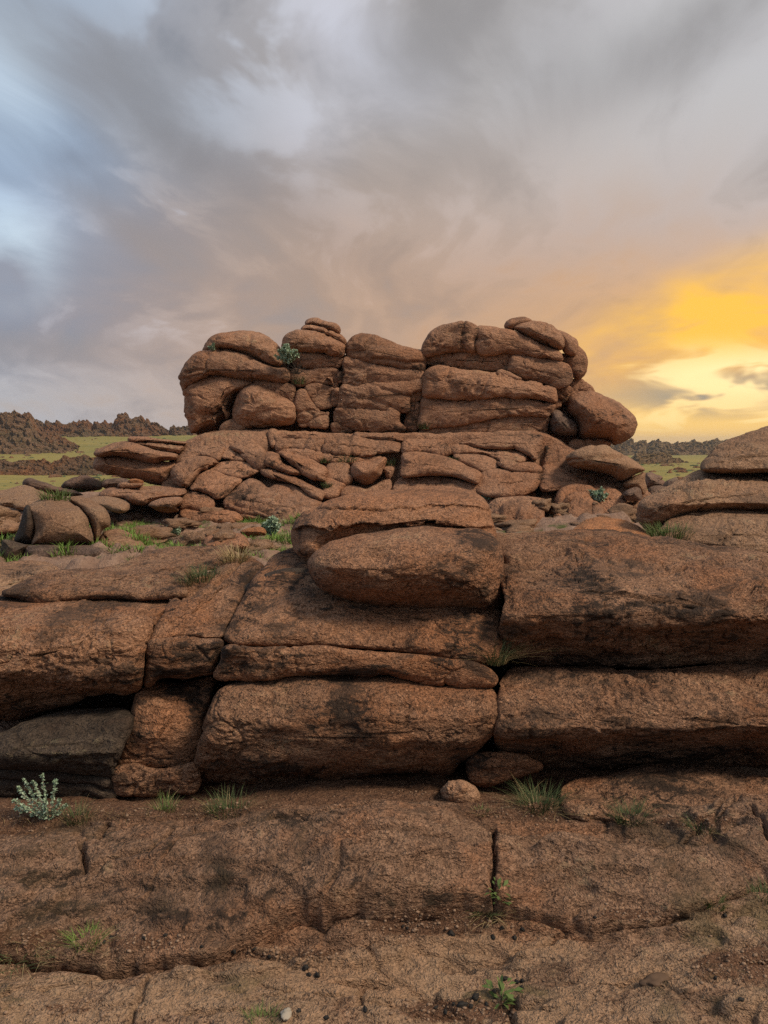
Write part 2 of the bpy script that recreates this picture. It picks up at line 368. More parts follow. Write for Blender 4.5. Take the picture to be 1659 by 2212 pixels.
# ------------------------------------------------------------------ materials
def granite(name, cols, k=1.0, bump=1.0, stain_col=(0.038, 0.025, 0.017), lichen=0.5, speck=0.5, orange=0.4, orange_col=(0.40, 0.155, 0.06), soil=False, fine=1.0, cth=0.545):
    """cols: three rock tones; k: 1 for rock seen close by, smaller for coarser grain"""
    mt = bpy.data.materials.new(name); mt.use_nodes = True
    N = NT(mt.node_tree); N.n.clear()
    out = N.new('ShaderNodeOutputMaterial'); bs = N.new('ShaderNodeBsdfPrincipled'); N.l.new(bs.outputs[0], out.inputs[0])
    pos = N.new('ShaderNodeNewGeometry').outputs['Position']
    flat = N.vmul(pos, (1.0, 1.0, 1.9))
    oi = N.new('ShaderNodeObjectInfo').outputs['Random']
    n0 = N.noise(pos, 1.1 * k, 3, 0.6)
    n1 = N.noise(flat, 3.6 * k, 4, 0.62, 0.4)
    n2 = N.noise(flat, 19 * k, 3, 0.65, 0.6)
    n3 = N.noise(N.vmul(pos, (1.0, 1.0, 1.5)), 82 * k * fine, 2, 0.75, 0.8)
    nl = N.noise(N.vmul(flat, (1.0, 1.0, 1.2)), 2.1 * k, 6, 0.74, 0.5)
    c = N.mix(N.ss(n0, 0.32, 0.68), cols[0], cols[1])
    c = N.mix(N.ss(n1, 0.42, 0.66), c, cols[2])
    c = N.mix(N.m('MULTIPLY', N.ss(N.m('SUBTRACT', n1, N.m('MULTIPLY', N.m('SUBTRACT', n0, 0.5), 1.2)), 0.48, 0.70), orange), c, orange_col)
    # grain: dark mica and pale feldspar
    dk = N.ss(n3, 0.50, 0.34); lt = N.ss(n3, 0.56, 0.72); blot = N.ss(n2, 0.56, 0.38)
    c = N.mix(N.m('MULTIPLY', blot, 0.55 * speck), c, tuple(v * 0.38 for v in cols[0]))
    c = N.mix(N.m('MULTIPLY', dk, 0.95 * speck), c, tuple(v * 0.22 for v in cols[0]))
    c = N.mix(N.m('MULTIPLY', lt, 0.65 * speck), c, tuple(min(.8, v * 1.65) for v in cols[1]))
    tone = N.m('MULTIPLY_ADD', oi, 0.24, 0.88)
    tcm = N.new('ShaderNodeCombineColor'); [N.put(tcm.inputs[i], tone) for i in range(3)]
    c = N.mix(1.0, c, tcm.outputs[0], 'MULTIPLY')
    c = N.mix(N.m('MULTIPLY', N.ss(oi, 0.45, 1.0), 0.16 * min(1, orange * 2)), c, orange_col)
    c = N.mix(N.m('MULTIPLY', N.m('MULTIPLY', N.ss(N.m('ADD', N.m('MULTIPLY', N.m('SUBTRACT', 1.0, nl), 0.6), N.m('MULTIPLY', n2, 0.5)), 0.60, 0.68), N.ss(n0, 0.44, 0.62)), 0.40), c, (0.30, 0.245, 0.135))
    # dark lichen / desert varnish: a broken crust, thicker where the stain patches lie
    at_ = N.new('ShaderNodeAttribute', attribute_name='stain').outputs['Fac']
    crust = N.m('ADD', N.m('MULTIPLY', N.m('SUBTRACT', n2, 0.5), 0.45), N.m('ADD', nl, N.m('MULTIPLY', N.m('SUBTRACT', n3, 0.5), 0.25)))
    c = N.mix(N.m('MULTIPLY', N.ss(crust, cth, cth + 0.10), lichen), c, tuple(v * 1.5 for v in stain_col))
    mott = N.m('ADD', N.m('MULTIPLY', N.m('SUBTRACT', nl, 0.5), 2.4), N.m('ADD', N.m('MULTIPLY', N.m('SUBTRACT', n2, 0.5), 2.2), N.m('MULTIPLY', N.m('SUBTRACT', n3, 0.5), 1.7)))
    sm = N.m('ADD', N.m('MULTIPLY', at_, 0.72), mott)
    c = N.mix(N.m('MULTIPLY', N.m('MULTIPLY', N.ss(sm, 0.30, 0.62), N.ss(at_, 0.03, 0.22)), 0.86), c, stain_col)
    if soil:
        so = N.new('ShaderNodeAttribute', attribute_name='soil').outputs['Fac']
        sf = N.ss(N.m('ADD', so, N.m('MULTIPLY', N.m('SUBTRACT', n2, 0.5), 1.1)), 0.40, 0.60)
        sc = N.mix(N.ss(n3, 0.38, 0.66), (0.10, 0.050, 0.028), (0.23, 0.125, 0.072))
        c = N.mix(N.m('MULTIPLY', sf, N.ss(so, 0.05, 0.2)), c, sc)
        pa = N.new('ShaderNodeAttribute', attribute_name='pale').outputs['Fac']
        pf = N.m('MULTIPLY', N.ss(N.m('ADD', N.m('MULTIPLY', pa, 0.5), N.m('ADD', n1, N.m('MULTIPLY', N.m('SUBTRACT', n3, 0.5), 0.6))), 0.80, 1.05), N.m('SUBTRACT', 1.0, sf))
        c = N.mix(N.m('MULTIPLY', pf, 0.55), c, (0.42, 0.275, 0.165))
        mo = N.ss(N.m('ADD', nl, N.m('MULTIPLY', N.m('SUBTRACT', n0, 0.5), 0.8)), 0.58, 0.70)
        c = N.mix(N.m('MULTIPLY', N.m('MULTIPLY', mo, pa), 0.6), c, (0.12, 0.092, 0.040))
    N.put(bs.inputs['Base Color'], c); bs.inputs['Roughness'].default_value = 0.88
    bs.inputs['Specular IOR Level'].default_value = 0.18
    h = N.m('ADD', N.m('MULTIPLY', n1, 0.9 / k), N.m('ADD', N.m('MULTIPLY', n2, 0.50 / k), N.m('MULTIPLY', n3, 0.22 / k)))
    bp = N.new('ShaderNodeBump'); N.put(bp.inputs['Height'], h); bp.inputs['Strength'].default_value = 1.0; bp.inputs['Distance'].default_value = 0.075 * bump
    N.l.new(bp.outputs[0], bs.inputs['Normal'])
    return mt

M_FORM = granite('granite_outcrop', ((0.41, 0.205, 0.115), (0.53, 0.288, 0.170), (0.46, 0.252, 0.153)), k=0.42, bump=1.1, lichen=0.48, speck=0.62, orange=0.40)
M_FORE = granite('granite_near', ((0.315, 0.160, 0.087), (0.435, 0.238, 0.136), (0.38, 0.206, 0.119)), k=1.0, bump=1.15, lichen=0.80, speck=1.0, orange=0.55, cth=0.515)
M_PERCH = granite('granite_perched', ((0.37, 0.182, 0.098), (0.49, 0.263, 0.148), (0.42, 0.216, 0.120)), k=1.0, bump=1.1, lichen=0.5, speck=0.95, orange=0.40)
M_GREY = granite('granite_grey_brown', ((0.32, 0.178, 0.102), (0.43, 0.258, 0.152), (0.37, 0.220, 0.128)), k=0.75, bump=1.0, lichen=0.45, speck=0.8, orange=0.15)
M_DARK = granite('granite_dark', ((0.078, 0.056, 0.040), (0.120, 0.086, 0.060), (0.062, 0.047, 0.036)), k=1.0, bump=1.0, lichen=0.6, speck=0.8, orange=0.1)
M_MIDDARK = granite('granite_dull', ((0.22, 0.135, 0.094), (0.29, 0.185, 0.13), (0.19, 0.13, 0.10)), k=0.6, bump=1.0, lichen=0.6, speck=0.7, orange=0.2)
M_SLAB = granite('granite_floor', ((0.245, 0.136, 0.080), (0.34, 0.203, 0.125), (0.29, 0.170, 0.105)), k=1.15, bump=1.1, lichen=0.65, speck=1.0, orange=0.35, soil=True, cth=0.525)
M_PALE = granite('granite_pale', ((0.38, 0.225, 0.135), (0.48, 0.30, 0.185), (0.42, 0.255, 0.155)), k=1.3, bump=0.8, lichen=0.3, speck=0.8, orange=0.25)
M_ORANGE = granite('granite_rust', ((0.46, 0.19, 0.08), (0.55, 0.26, 0.12), (0.42, 0.18, 0.08)), k=0.8, bump=1.3, lichen=0.3, speck=0.6, orange=0.3)

# ================================================================== STAINS (dark varnish and lichen patches)
def S_(zone, sheet, x, y, rx, ry, st=1.0, rot=0.0):
    ox, oy, k = SH[sheet]; STAINS.append((zone, ox + x * k, oy + y * k, rx * k, ry * k, st, R(rot)))
for a in ((1330, 330, 60, 190, .9, 25), (1240, 560, 120, 90, .95, -30), (1200, 640, 50, 120, .9, 20), (1500, 240, 90, 70, .7), (1000, 700, 230, 70, .75, 0), (900, 820, 150, 60, .9), (1000, 920, 200, 60, .9),
          (1060, 1080, 90, 120, .85), (1400, 780, 260, 50, .8, -8), (860, 1230, 140, 110, .55), (560, 880, 300, 80, .35), (830, 560, 60, 80, .6, 30), (140, 260, 110, 50, .5, -15), (940, 350, 90, 60, .7), (1130, 250, 90, 70, .5),
          (1590, 300, 140, 90, .75), (150, 980, 260, 60, .5), (950, 430, 70, 60, .6)):
    S_('fore', '5', *a)
for a in ((570, 470, 60, 130, .8, -20), (500, 420, 90, 80, .7), (640, 600, 150, 45, .85, 20), (880, 660, 260, 40, .75, 6), (1330, 480, 170, 110, .95, 0), (1440, 330, 130, 60, .95), (1480, 560, 70, 110, .8), (1180, 560, 130, 60, .5),
          (1450, 780, 130, 90, .8), (760, 1150, 240, 45, .55), (920, 1220, 130, 60, .5, 20), (620, 1230, 60, 30, .6), (1050, 1180, 90, 25, .6, 15), (820, 1320, 110, 30, .55, -10), (560, 1130, 130, 40, .6), (330, 1230, 90, 25, .55, 10), (420, 1330, 140, 25, .5, -8), (1250, 1250, 120, 30, .5, 12), (500, 1020, 280, 30, .7), (950, 960, 260, 40, .75), (1260, 910, 120, 40, .6), (560, 1450, 300, 60, .6), (1000, 1460, 250, 60, .75),
          (1380, 1380, 130, 80, .8), (300, 1390, 160, 80, .5), (880, 240, 110, 40, .6), (570, 300, 35, 90, .8), (590, 230, 50, 60, .7), (1230, 220, 160, 30, .5)):
    S_('fore', '6', *a)
for a in ((480, 250, 110, 22, .6, -12), (340, 310, 90, 22, .7, -25), (780, 215, 90, 12, .4), (600, 420, 200, 90, .65), (700, 580, 250, 70, .75), (1200, 580, 180, 50, .9), (1450, 580, 90, 40, .9),
          (1000, 700, 360, 80, .75), (1350, 730, 300, 70, .8), (560, 800, 200, 60, .6), (640, 890, 120, 70, .55), (1050, 920, 200, 50, .6), (250, 350, 40, 100, .8), (800, 1330, 330, 60, .5), (1300, 1290, 400, 70, .5), (1000, 1520, 300, 60, .45),
          (230, 620, 40, 120, .5)):
    S_('fore', '7', *a)
for a in ((1100, 440, 22, 90, .9, 4), (1080, 700, 40, 80, .8), (780, 380, 60, 60, .8), (750, 430, 40, 60, .8), (300, 700, 90, 70, .75), (380, 620, 50, 50, .6), (1530, 700, 50, 90, .9), (1560, 390, 70, 40, .6), (1460, 780, 80, 30, .7), (1140, 830, 25, 50, .7),
          (1090, 300, 20, 60, .8), (230, 1190, 80, 60, .4), (380, 1180, 140, 45, .7), (640, 1290, 90, 40, .6), (420, 1010, 80, 40, .55), (1190, 390, 40, 30, .5), (720, 1010, 80, 40, .5), (560, 1060, 100, 30, .5), (1050, 560, 20, 70, .6), (130, 400, 60, 40, .3)):
    S_('form', '1', *a)
for a in ((470, 190, 45, 70, .85), (548, 200, 16, 90, .9), (390, 330, 90, 20, .6), (1150, 380, 40, 60, .5), (900, 740, 60, 50, .7, 0), (960, 850, 30, 90, .6), (370, 830, 40, 50, .8, -30), (940, 1030, 20, 110, .7), (1080, 560, 40, 60, .7), (1060, 700, 70, 50, .55),
          (1010, 1230, 40, 90, .8), (770, 1270, 60, 30, .9), (300, 325, 60, 22, .6), (600, 760, 400, 12, .6), (1240, 730, 80, 60, .3), (1380, 640, 120, 40, .3)):
    S_('form', '2', *a)

# ================================================================== MAIN OUTCROP
form = empty('rock_outcrop', at(780, 1130, 15.8))
tag(form, 'huge brown jointed granite outcrop of stacked rounded slabs rising in the middle', 'rock outcrop')
def fb(name, sheet, pts, depth, T=1.6, Rr=.28, **kw):
    kw.setdefault('zone', 'form'); kw.setdefault('cracks', .055); kw.setdefault('jit', 1.7); kw.setdefault('bulge', .06); kw.setdefault('scale', .9); kw.setdefault('grow', 2.6); kw.setdefault('pw', 1.7 if name != 'boulder' else 2.0); Rr *= .58 if name == 'boulder' else .33
    mat = kw.pop('mat', M_FORM); par = kw.pop('parent', form)
    return rock(name, sheet, pts, depth, T, Rr, mat, par, **kw)

# hidden heart of the outcrop and the apron it stands on
fb('core', 'P', [(420, 930), (410, 840), (440, 790), (520, 745), (590, 760), (640, 745), (700, 745), (760, 770), (850, 775), (900, 770), (940, 740), (1020, 725), (1100, 735), (1180, 760), (1225, 800), (1215, 860), (1260, 900), (1300, 950), (1200, 975), (1000, 975), (700, 975), (500, 970)], 19.3, T=2.5, Rr=.6, zone=None, grow=0, step=6)
fb('apron', 'P', [(368, 1000), (400, 958), (470, 935), (560, 932), (700, 938), (900, 940), (1080, 936), (1165, 938), (1200, 950), (1260, 985), (1330, 1010), (1395, 1060), (1420, 1110), (1380, 1160), (1200, 1190), (900, 1200), (600, 1190), (420, 1170), (350, 1120), (350, 1050)], (APRON, .38), T=1.5, Rr=.5,
   grooves=[([(1172, 935), (1168, 1000), (1165, 1060)], 4, .25), ([(702, 940), (690, 1010), (700, 1090)], 3, .15), ([(868, 950), (850, 1050)], 3, .15)], amp=1.3)

U = 18.3
fb('boulder', '1', [(217,280),(228,250),(250,215),(290,185),(340,168),(400,158),(450,155),(520,160),(575,170),(625,195),(665,225),(695,262),(712,290),(722,310),(735,345),(738,375),(700,385),(650,370),(600,350),(550,325),(500,300),(440,285),(380,270),(320,265),(270,272)], U + .25, Rr=.5, bulge=.3,
   grooves=[([(520,185),(512,260)], 2.5, .05), ([(300,200),(400,195),(470,185)], 3, .05)])
fb('boulder', '1', [(75,430),(85,395),(110,350),(150,310),(200,285),(270,268),(330,268),(400,280),(450,292),(500,308),(560,340),(620,365),(680,382),(735,390),(760,410),(770,440),(760,470),(735,488),(690,480),(640,470),(600,465),(545,480),(510,468),(470,455),(420,450),(370,445),(320,440),(260,445),(200,460),(150,480),(115,505),(98,540),(85,520),(75,480)], U + .05, Rr=.45, bulge=.3,
   grooves=[([(130,420),(200,400),(330,430)], 3, .05)])
fb('boulder', '1', [(98,545),(105,515),(130,490),(190,465),(250,448),(310,440),(370,447),(420,458),(470,465),(515,475),(530,490),(480,510),(450,545),(430,590),(415,630),(408,680),(415,710),(380,725),(340,745),(325,780),(250,790),(180,800),(140,795),(130,760),(125,720),(105,680),(100,620)], U, Rr=.45, bulge=.2,
   grooves=[([(200,690),(260,690),(320,670),(345,620),(350,595),(400,580),(430,570)], 9, .16), ([(250,740),(300,720),(390,640)], 26, .20)])
fb('boulder', '1', [(408,690),(412,640),(430,590),(455,540),(490,510),(540,495),(580,500),(640,530),(700,560),(750,590),(790,620),(800,660),(800,710),(780,738),(720,750),(640,760),(560,768),(490,765),(440,745),(415,715)], U - .15, Rr=.4, bulge=.25)
fb('block', '1', [(325,775),(340,745),(370,728),(400,720),(440,735),(480,760),(470,775),(400,785),(350,788)], U - .1, T=.6, Rr=.15)
fb('block', '1', [(545,485),(600,468),(650,475),(700,490),(750,490),(790,510),(795,560),(790,605),(760,590),(700,555),(640,520),(590,500)], U + .1, Rr=.15)
fb('slab', '1', [(718,250),(722,215),(735,190),(760,168),(800,150),(850,150),(910,155),(970,168),(1020,188),(1060,210),(1095,230),(1115,250),(1113,290),(1105,315),(1080,318),(1040,305),(990,295),(940,290),(880,283),(800,282),(750,280),(722,270)], U + .1, Rr=.35, bulge=.2)
fb('block', '1', [(780,292),(850,285),(920,292),(985,300),(975,340),(970,370),(960,388),(900,390),(850,385),(800,365),(775,330)], U + .2, Rr=.15)
fb('block', '1', [(985,310),(1040,312),(1100,325),(1095,360),(1080,382),(1030,375),(980,378),(972,360)], U + .12, Rr=.12)
fb('block', '1', [(800,395),(870,400),(940,392),(1000,390),(1060,395),(1078,420),(1075,480),(1060,520),(1040,495),(960,488),(880,490),(830,500),(790,480),(770,440)], U + .15, Rr=.2)
fb('block', '1', [(870,520),(890,495),(950,492),(1010,510),(1050,525),(1045,570),(1035,625),(990,640),(950,640),(910,600),(880,560)], U + .1, Rr=.15)
fb('block', '1', [(808,580),(815,540),(840,525),(865,530),(880,560),(905,600),(940,640),(975,660),(1015,670),(1010,720),(1000,765),(950,765),(880,758),(830,750),(815,700),(805,640)], U, Rr=.2)
fb('block', '1', [(1055,530),(1085,525),(1080,570),(1070,615),(1042,615),(1045,570)], U + .1, T=.5, Rr=.06, bulge=.02)
fb('block', '1', [(1080,425),(1105,415),(1100,465),(1078,465)], U + .15, T=.5, Rr=.06, bulge=.02)
fb('slab', '1', [(1130,290),(1135,250),(1150,215),(1180,185),(1230,173),(1290,178),(1340,195),(1400,220),(1460,245),(1520,265),(1580,278),(1625,290),(1625,330),(1622,380),(1618,415),(1570,405),(1500,400),(1440,385),(1380,375),(1320,365),(1250,345),(1200,330),(1150,320)], U + .15, Rr=.4, bulge=.2,
   grooves=[([(1300,320),(1400,330),(1500,345),(1620,350)], 3, .07)])
fb('block', '1', [(1115,330),(1150,322),(1220,345),(1300,370),(1400,385),(1470,400),(1560,412),(1612,420),(1608,460),(1590,468),(1520,475),(1440,485),(1360,490),(1280,485),(1190,490),(1105,490),(1110,420)], U + .05, Rr=.18, bulge=.05)
fb('block', '1', [(1100,498),(1180,492),(1280,490),(1380,492),(1480,480),(1600,468),(1600,515),(1545,530),(1525,570),(1520,640),(1515,660),(1460,655),(1400,635),(1385,665),(1300,655),(1200,645),(1080,640),(1085,590)], U - .02, Rr=.18, bulge=.08,
   grooves=[([(1280,490),(1360,530),(1520,560)], 3, .05), ([(1180,570),(1300,590),(1400,630)], 4, .04)])
fb('block', '1', [(1075,648),(1200,652),(1300,662),(1385,672),(1400,645),(1460,668),(1455,700),(1460,740),(1495,770),(1480,790),(1400,795),(1300,792),(1200,780),(1130,760),(1060,735),(1050,690)], U - .05, Rr=.2, bulge=.08)
fb('block', '1', [(1535,560),(1550,530),(1600,515),(1602,560),(1590,650),(1580,730),(1560,780),(1510,770),(1515,700),(1525,620)], U + .1, Rr=.15, bulge=.05, grooves=[([(1520,605),(1600,600)], 3, .1)])
fb('block', '1', [(1040,745),(1100,755),(1150,775),(1160,792),(1100,795),(1045,790)], U, T=.6, Rr=.1, bulge=.03)
# right-hand pile
fb('block', '2', [(232,275),(240,225),(262,185),(290,150),(335,120),(400,102),(460,95),(510,100),(545,118),(555,150),(553,210),(545,262),(500,268),(430,268),(370,268),(310,280),(255,292)], U + .1, Rr=.4, bulge=.2,
   grooves=[([(470,150),(460,200),(480,250)], 5, .06)])
fb('slab', '2', [(565,120),(640,122),(720,135),(780,150),(850,180),(920,215),(990,245),(1040,265),(1060,300),(1055,318),(990,308),(920,305),(850,300),(780,285),(720,275),(650,285),(580,280),(562,250),(560,180)], U + .1, Rr=.3, bulge=.2)
fb('slab', '2', [(250,310),(300,285),(370,275),(440,272),(520,272),(600,285),(700,285),(765,280),(762,320),(745,375),(700,382),(620,380),(540,372),(480,372),(400,355),(330,350),(270,345),(250,330)], U + .28, Rr=.15, bulge=.05,
   grooves=[([(470,360),(490,310),(560,295)], 4, .06)])
fb('slab', '2', [(765,305),(790,292),(870,300),(950,312),(1030,318),(1085,335),(1115,365),(1125,410),(1120,445),(1080,470),(1020,478),(960,460),(900,445),(830,430),(780,400),(750,380),(752,345)], U + .05, Rr=.25, bulge=.15)
fb('flake', '2', [(682,395),(720,385),(770,405),(825,432),(780,430),(730,412)], U - .05, T=.5, Rr=.08, bulge=.05)
fb('slab', '2', [(232,480),(235,420),(250,385),(285,365),(350,355),(410,358),(470,375),(560,385),(640,392),(700,395),(760,410),(830,435),(920,455),(990,478),(1028,490),(1035,530),(1030,570),(960,558),(880,545),(800,540),(700,538),(600,545),(480,552),(370,545),(290,542),(240,535)], U - .15, Rr=.35, bulge=.2)
fb('slab', '2', [(222,640),(225,580),(238,542),(300,548),(400,552),(480,558),(600,550),(720,545),(840,548),(920,565),(1020,580),(1010,625),(985,660),(930,655),(870,648),(780,650),(680,660),(580,675),(460,695),(350,715),(280,725),(218,722),(212,690)], U - .1, Rr=.28, bulge=.1)
fb('slab', '2', [(212,745),(240,732),(330,722),(460,700),(580,680),(680,665),(780,655),(870,652),(930,660),(990,665),(975,710),(960,755),(880,752),(780,755),(680,762),(580,765),(450,765),(330,768),(240,768),(212,760)], U, Rr=.2, bulge=.05)
fb('boulder', '2', [(1040,140),(1090,155),(1130,180),(1155,210),(1152,260),(1145,285),(1110,285),(1080,265),(1075,215),(1060,175)], U + .4, Rr=.25, bulge=.1)
fb('boulder', '2', [(1145,230),(1180,255),(1205,285),(1215,330),(1208,380),(1185,415),(1160,425),(1125,400),(1100,360),(1060,325),(1060,285),(1100,280),(1140,270)], U + .7, Rr=.3, bulge=.1)
fb('block', '2', [(1105,455),(1150,430),(1185,435),(1220,460),(1248,490),(1250,530),(1160,580),(1050,580),(1060,500)], U + .9, Rr=.2, bulge=.05)
fb('block', '2', [(1040,490),(1110,478),(1115,500),(1080,540),(1050,550),(1035,520)], U + .3, T=.6, Rr=.1, bulge=.03)
fb('block', '2', [(1010,560),(1050,555),(1060,590),(1020,615),(1000,640),(1000,600)], U + .35, T=.6, Rr=.1, bulge=.03)
fb('block', '2', [(1120,815),(1160,800),(1190,830),(1200,850),(1150,860),(1120,850)], U + .1, T=.6, Rr=.1, bulge=.03)
fb('slab', '2', [(1180,812),(1260,800),(1340,803),(1358,825),(1300,840),(1220,842),(1185,832)], U + .2, T=.9, Rr=.12, bulge=.03)
# tier below the long ledge
def ap(name, sheet, pts, off=-.1, T=1.0, Rr=.2, **kw):
    kw.setdefault('bulge', .06); kw.setdefault('grow', 2.0); return fb(name, sheet, pts, (APRON, off * .9 - .05), T=T, Rr=Rr * 1.5, **kw)
ap('slab', '1', [(45,985),(70,930),(110,880),(180,840),(270,810),(350,788),(450,782),(560,782),(620,795),(640,840),(650,890),(620,930),(540,950),(430,960),(330,960),(220,980),(130,1010),(70,1010)], .15, Rr=.4, bulge=.2)
ap('block', '1', [(640,795),(685,795),(683,850),(665,890),(650,870),(640,835)], .05, T=.6, Rr=.08)
ap('block', '1', [(690,800),(780,808),(880,815),(985,825),(983,845),(880,840),(780,828),(690,822)], .08, T=.8, Rr=.08)
ap('block', '1', [(685,825),(780,832),(880,845),(982,850),(975,890),(970,925),(880,905),(780,895),(690,905),(680,860)], 0, Rr=.15)
ap('block', '1', [(690,910),(780,900),(880,912),(968,930),(960,980),(860,970),(760,950),(700,945)], .02, Rr=.12)
ap('ledge', 'B', [(330,65),(450,65),(560,78),(640,100),(630,110),(540,100),(420,88),(340,85)], -.05, T=.6, Rr=.07)
ap('block', 'B', [(120,90),(200,83),(320,85),(450,92),(560,105),(635,130),(625,190),(560,195),(480,200),(420,215),(300,220),(200,205),(105,190),(108,140)], -.05, Rr=.2, bulge=.12, grooves=[([(290,90),(280,150),(300,215)], 5, .06)])
ap('block', 'B', [(95,200),(200,212),(300,228),(420,222),(500,215),(480,245),(380,255),(280,265),(150,268),(90,240)], .05, Rr=.12)
ap('block', 'B', [(640,190),(650,120),(700,106),(800,108),(900,115),(960,150),(970,195),(900,215),(840,205),(760,195),(700,195)], -.05, Rr=.25, bulge=.12)
ap('slab', 'B', [(1030,130),(1120,110),(1220,100),(1330,80),(1450,68),(1560,70),(1590,90),(1585,140),(1560,200),(1540,240),(1480,200),(1400,165),(1280,165),(1180,158),(1100,145)], -.1, Rr=.2, bulge=.1)
ap('slab', 'B', [(960,160),(1040,135),(1150,160),(1280,170),(1400,172),(1470,205),(1480,240),(1430,265),(1350,250),(1280,235),(1200,205),(1100,200),(990,205)], -.02, Rr=.2, bulge=.1)
ap('slab', 'B', [(640,350),(638,260),(645,205),(700,193),(770,195),(850,210),(930,230),(1010,255),(1090,290),(1170,330),(1160,380),(1145,398),(1090,385),(1010,360),(920,345),(840,340),(740,348)], -.45, Rr=.3, bulge=.15)
ap('slab', 'B', [(990,210),(1080,200),(1180,210),(1260,230),(1290,260),(1280,300),(1200,320),(1170,320),(1100,285),(1020,255)], -.1, Rr=.25, bulge=.1)
ap('slab', 'B', [(1285,270),(1310,235),(1370,250),(1430,270),(1500,265),(1570,290),(1575,325),(1500,325),(1420,325),(1340,300)], -.2, Rr=.2, bulge=.1)
ap('slab', 'B', [(1160,370),(1200,310),(1260,305),(1340,318),(1420,332),(1570,335),(1570,380),(1540,440),(1480,470),(1380,490),(1270,490),(1180,475),(1140,440)], -.15, Rr=.3, bulge=.12)
ap('slab', 'B', [(620,370),(740,355),(850,352),(950,365),(1050,385),(1150,410),(1150,450),(1150,490),(900,490),(600,490)], -.05, Rr=.2, bulge=.05)
ap('block', 'B', [(145,280),(200,265),(270,275),(285,320),(295,380),(260,410),(210,390),(135,360),(130,320)], -.1, Rr=.18)
ap('block', 'B', [(120,375),(160,370),(220,395),(255,415),(220,450),(200,490),(110,490),(115,420)], -.12, Rr=.15)
ap('block', 'B', [(230,450),(270,420),(340,430),(400,445),(480,400),(550,370),(560,440),(430,490),(250,490)], -.08, Rr=.15)
# tumbled foot on the left
ap('boulder', 'A', [(535,330),(550,295),(600,255),(660,230),(720,215),(780,220),(840,240),(855,262),(800,290),(780,310),(740,320),(710,350),(680,385),(650,420),(620,430),(580,415),(550,390)], -.35, Rr=.35, bulge=.25)
ap('block', 'A', [(935,150),(1000,125),(1065,103),(1110,130),(1150,170),(1180,210),(1200,260),(1160,300),(1110,300),(1060,270),(1030,240),(990,200)], -.3, Rr=.2, bulge=.15)
ap('block', 'A', [(735,200),(780,170),(840,163),(885,165),(875,215),(850,240),(800,225)], -.2, Rr=.15)
ap('block', 'A', [(870,215),(880,175),(925,155),(960,180),(1000,215),(1030,245),(960,240),(900,230)], -.22, Rr=.15)
ap('slab', 'A', [(790,310),(830,280),(880,255),(960,248),(1040,265),(1090,295),(1130,312),(1080,335),(1040,355),(960,360),(880,345),(820,325)], -.2, Rr=.2, bulge=.08)
ap('boulder', 'A', [(1152,240),(1165,210),(1200,195),(1240,205),(1265,225),(1290,270),(1350,300),(1410,325),(1400,340),(1320,335),(1260,310),(1200,290),(1165,265)], -.45, Rr=.2, bulge=.15)
ap('boulder', 'A', [(1270,205),(1300,193),(1360,205),(1420,225),(1480,245),(1540,280),(1580,310),(1575,360),(1565,382),(1500,375),(1420,345),(1380,300),(1330,250)], -.5, Rr=.22, bulge=.2)
ap('slab', 'A', [(1140,318),(1200,305),(1260,320),(1330,350),(1380,365),(1440,400),(1500,430),(1560,460),(1555,500),(1545,515),(1490,495),(1430,450),(1370,400),(1330,395),(1250,380),(1180,350)], -.42, Rr=.2, bulge=.1)
ap('slab', 'A', [(900,500),(960,440),(1010,400),(1070,370),(1140,395),(1190,430),(1240,410),(1310,400),(1370,410),(1430,460),(1490,505),(1540,530),(1550,600),(1500,650),(1400,680),(1300,680),(1200,660),(1100,640),(1000,630),(930,600),(890,550)], -.35, Rr=.35, bulge=.25,
   grooves=[([(940,520),(1080,560),(1200,610)], 3.5, .10), ([(1000,480),(1120,500),(1240,560)], 3, .08), ([(900,570),(1040,600),(1180,650)], 3, .1)])
ap('slab', 'A', [(690,390),(720,350),(780,320),(840,325),(900,350),(980,365),(1010,385),(960,430),(910,480),(880,495),(840,500),(790,470),(720,450),(660,440)], -.3, Rr=.25, bulge=.15)
ap('boulder', 'A', [(600,500),(640,465),(700,460),(770,480),(820,515),(820,560),(790,600),(720,595),(640,575),(600,580),(590,540)], -.3, Rr=.25, bulge=.15)
ap('block', 'A', [(595,600),(620,572),(680,580),(740,600),(800,600),(880,590),(960,600),(1010,640),(960,660),(850,660),(700,660),(640,645),(600,620)], -.3, Rr=.2, bulge=.1)
# foot on the right
ap('slab', 'C', [(130,400),(140,280),(150,240),(220,250),(300,285),(380,320),(440,345),(420,370),(340,380),(260,400)], -.1, Rr=.25, bulge=.1)
ap('slab', 'C', [(470,385),(540,380),(600,398),(660,428),(690,468),(690,520),(620,560),(540,560),(490,500)], -.15, Rr=.25, bulge=.1)
ap('boulder', 'C', [(225,460),(250,410),(300,375),(360,352),(420,360),(470,385),(490,420),(480,480),(430,500),(340,510),(280,520),(235,520)], -.35, Rr=.3, bulge=.2, grooves=[([(270,480),(310,420),(370,395),(440,410),(470,440)], 4, .12)])
ap('block', 'C', [(315,530),(330,490),(390,450),(440,455),(468,480),(465,540),(460,590),(400,600),(330,595),(315,570)], -.75, Rr=.18, bulge=.1)
ap('block', 'C', [(472,560),(475,490),(510,495),(545,535),(540,570),(500,590),(472,590)], -.7, T=.7, Rr=.12)
ap('block', 'C', [(225,545),(250,505),(320,495),(325,530),(315,565),(310,640),(240,660),(215,610)], -.5, Rr=.15)
ap('block', 'C', [(545,600),(560,555),(620,540),(690,560),(740,560),(780,600),(760,660),(600,660)], -.4, Rr=.2)
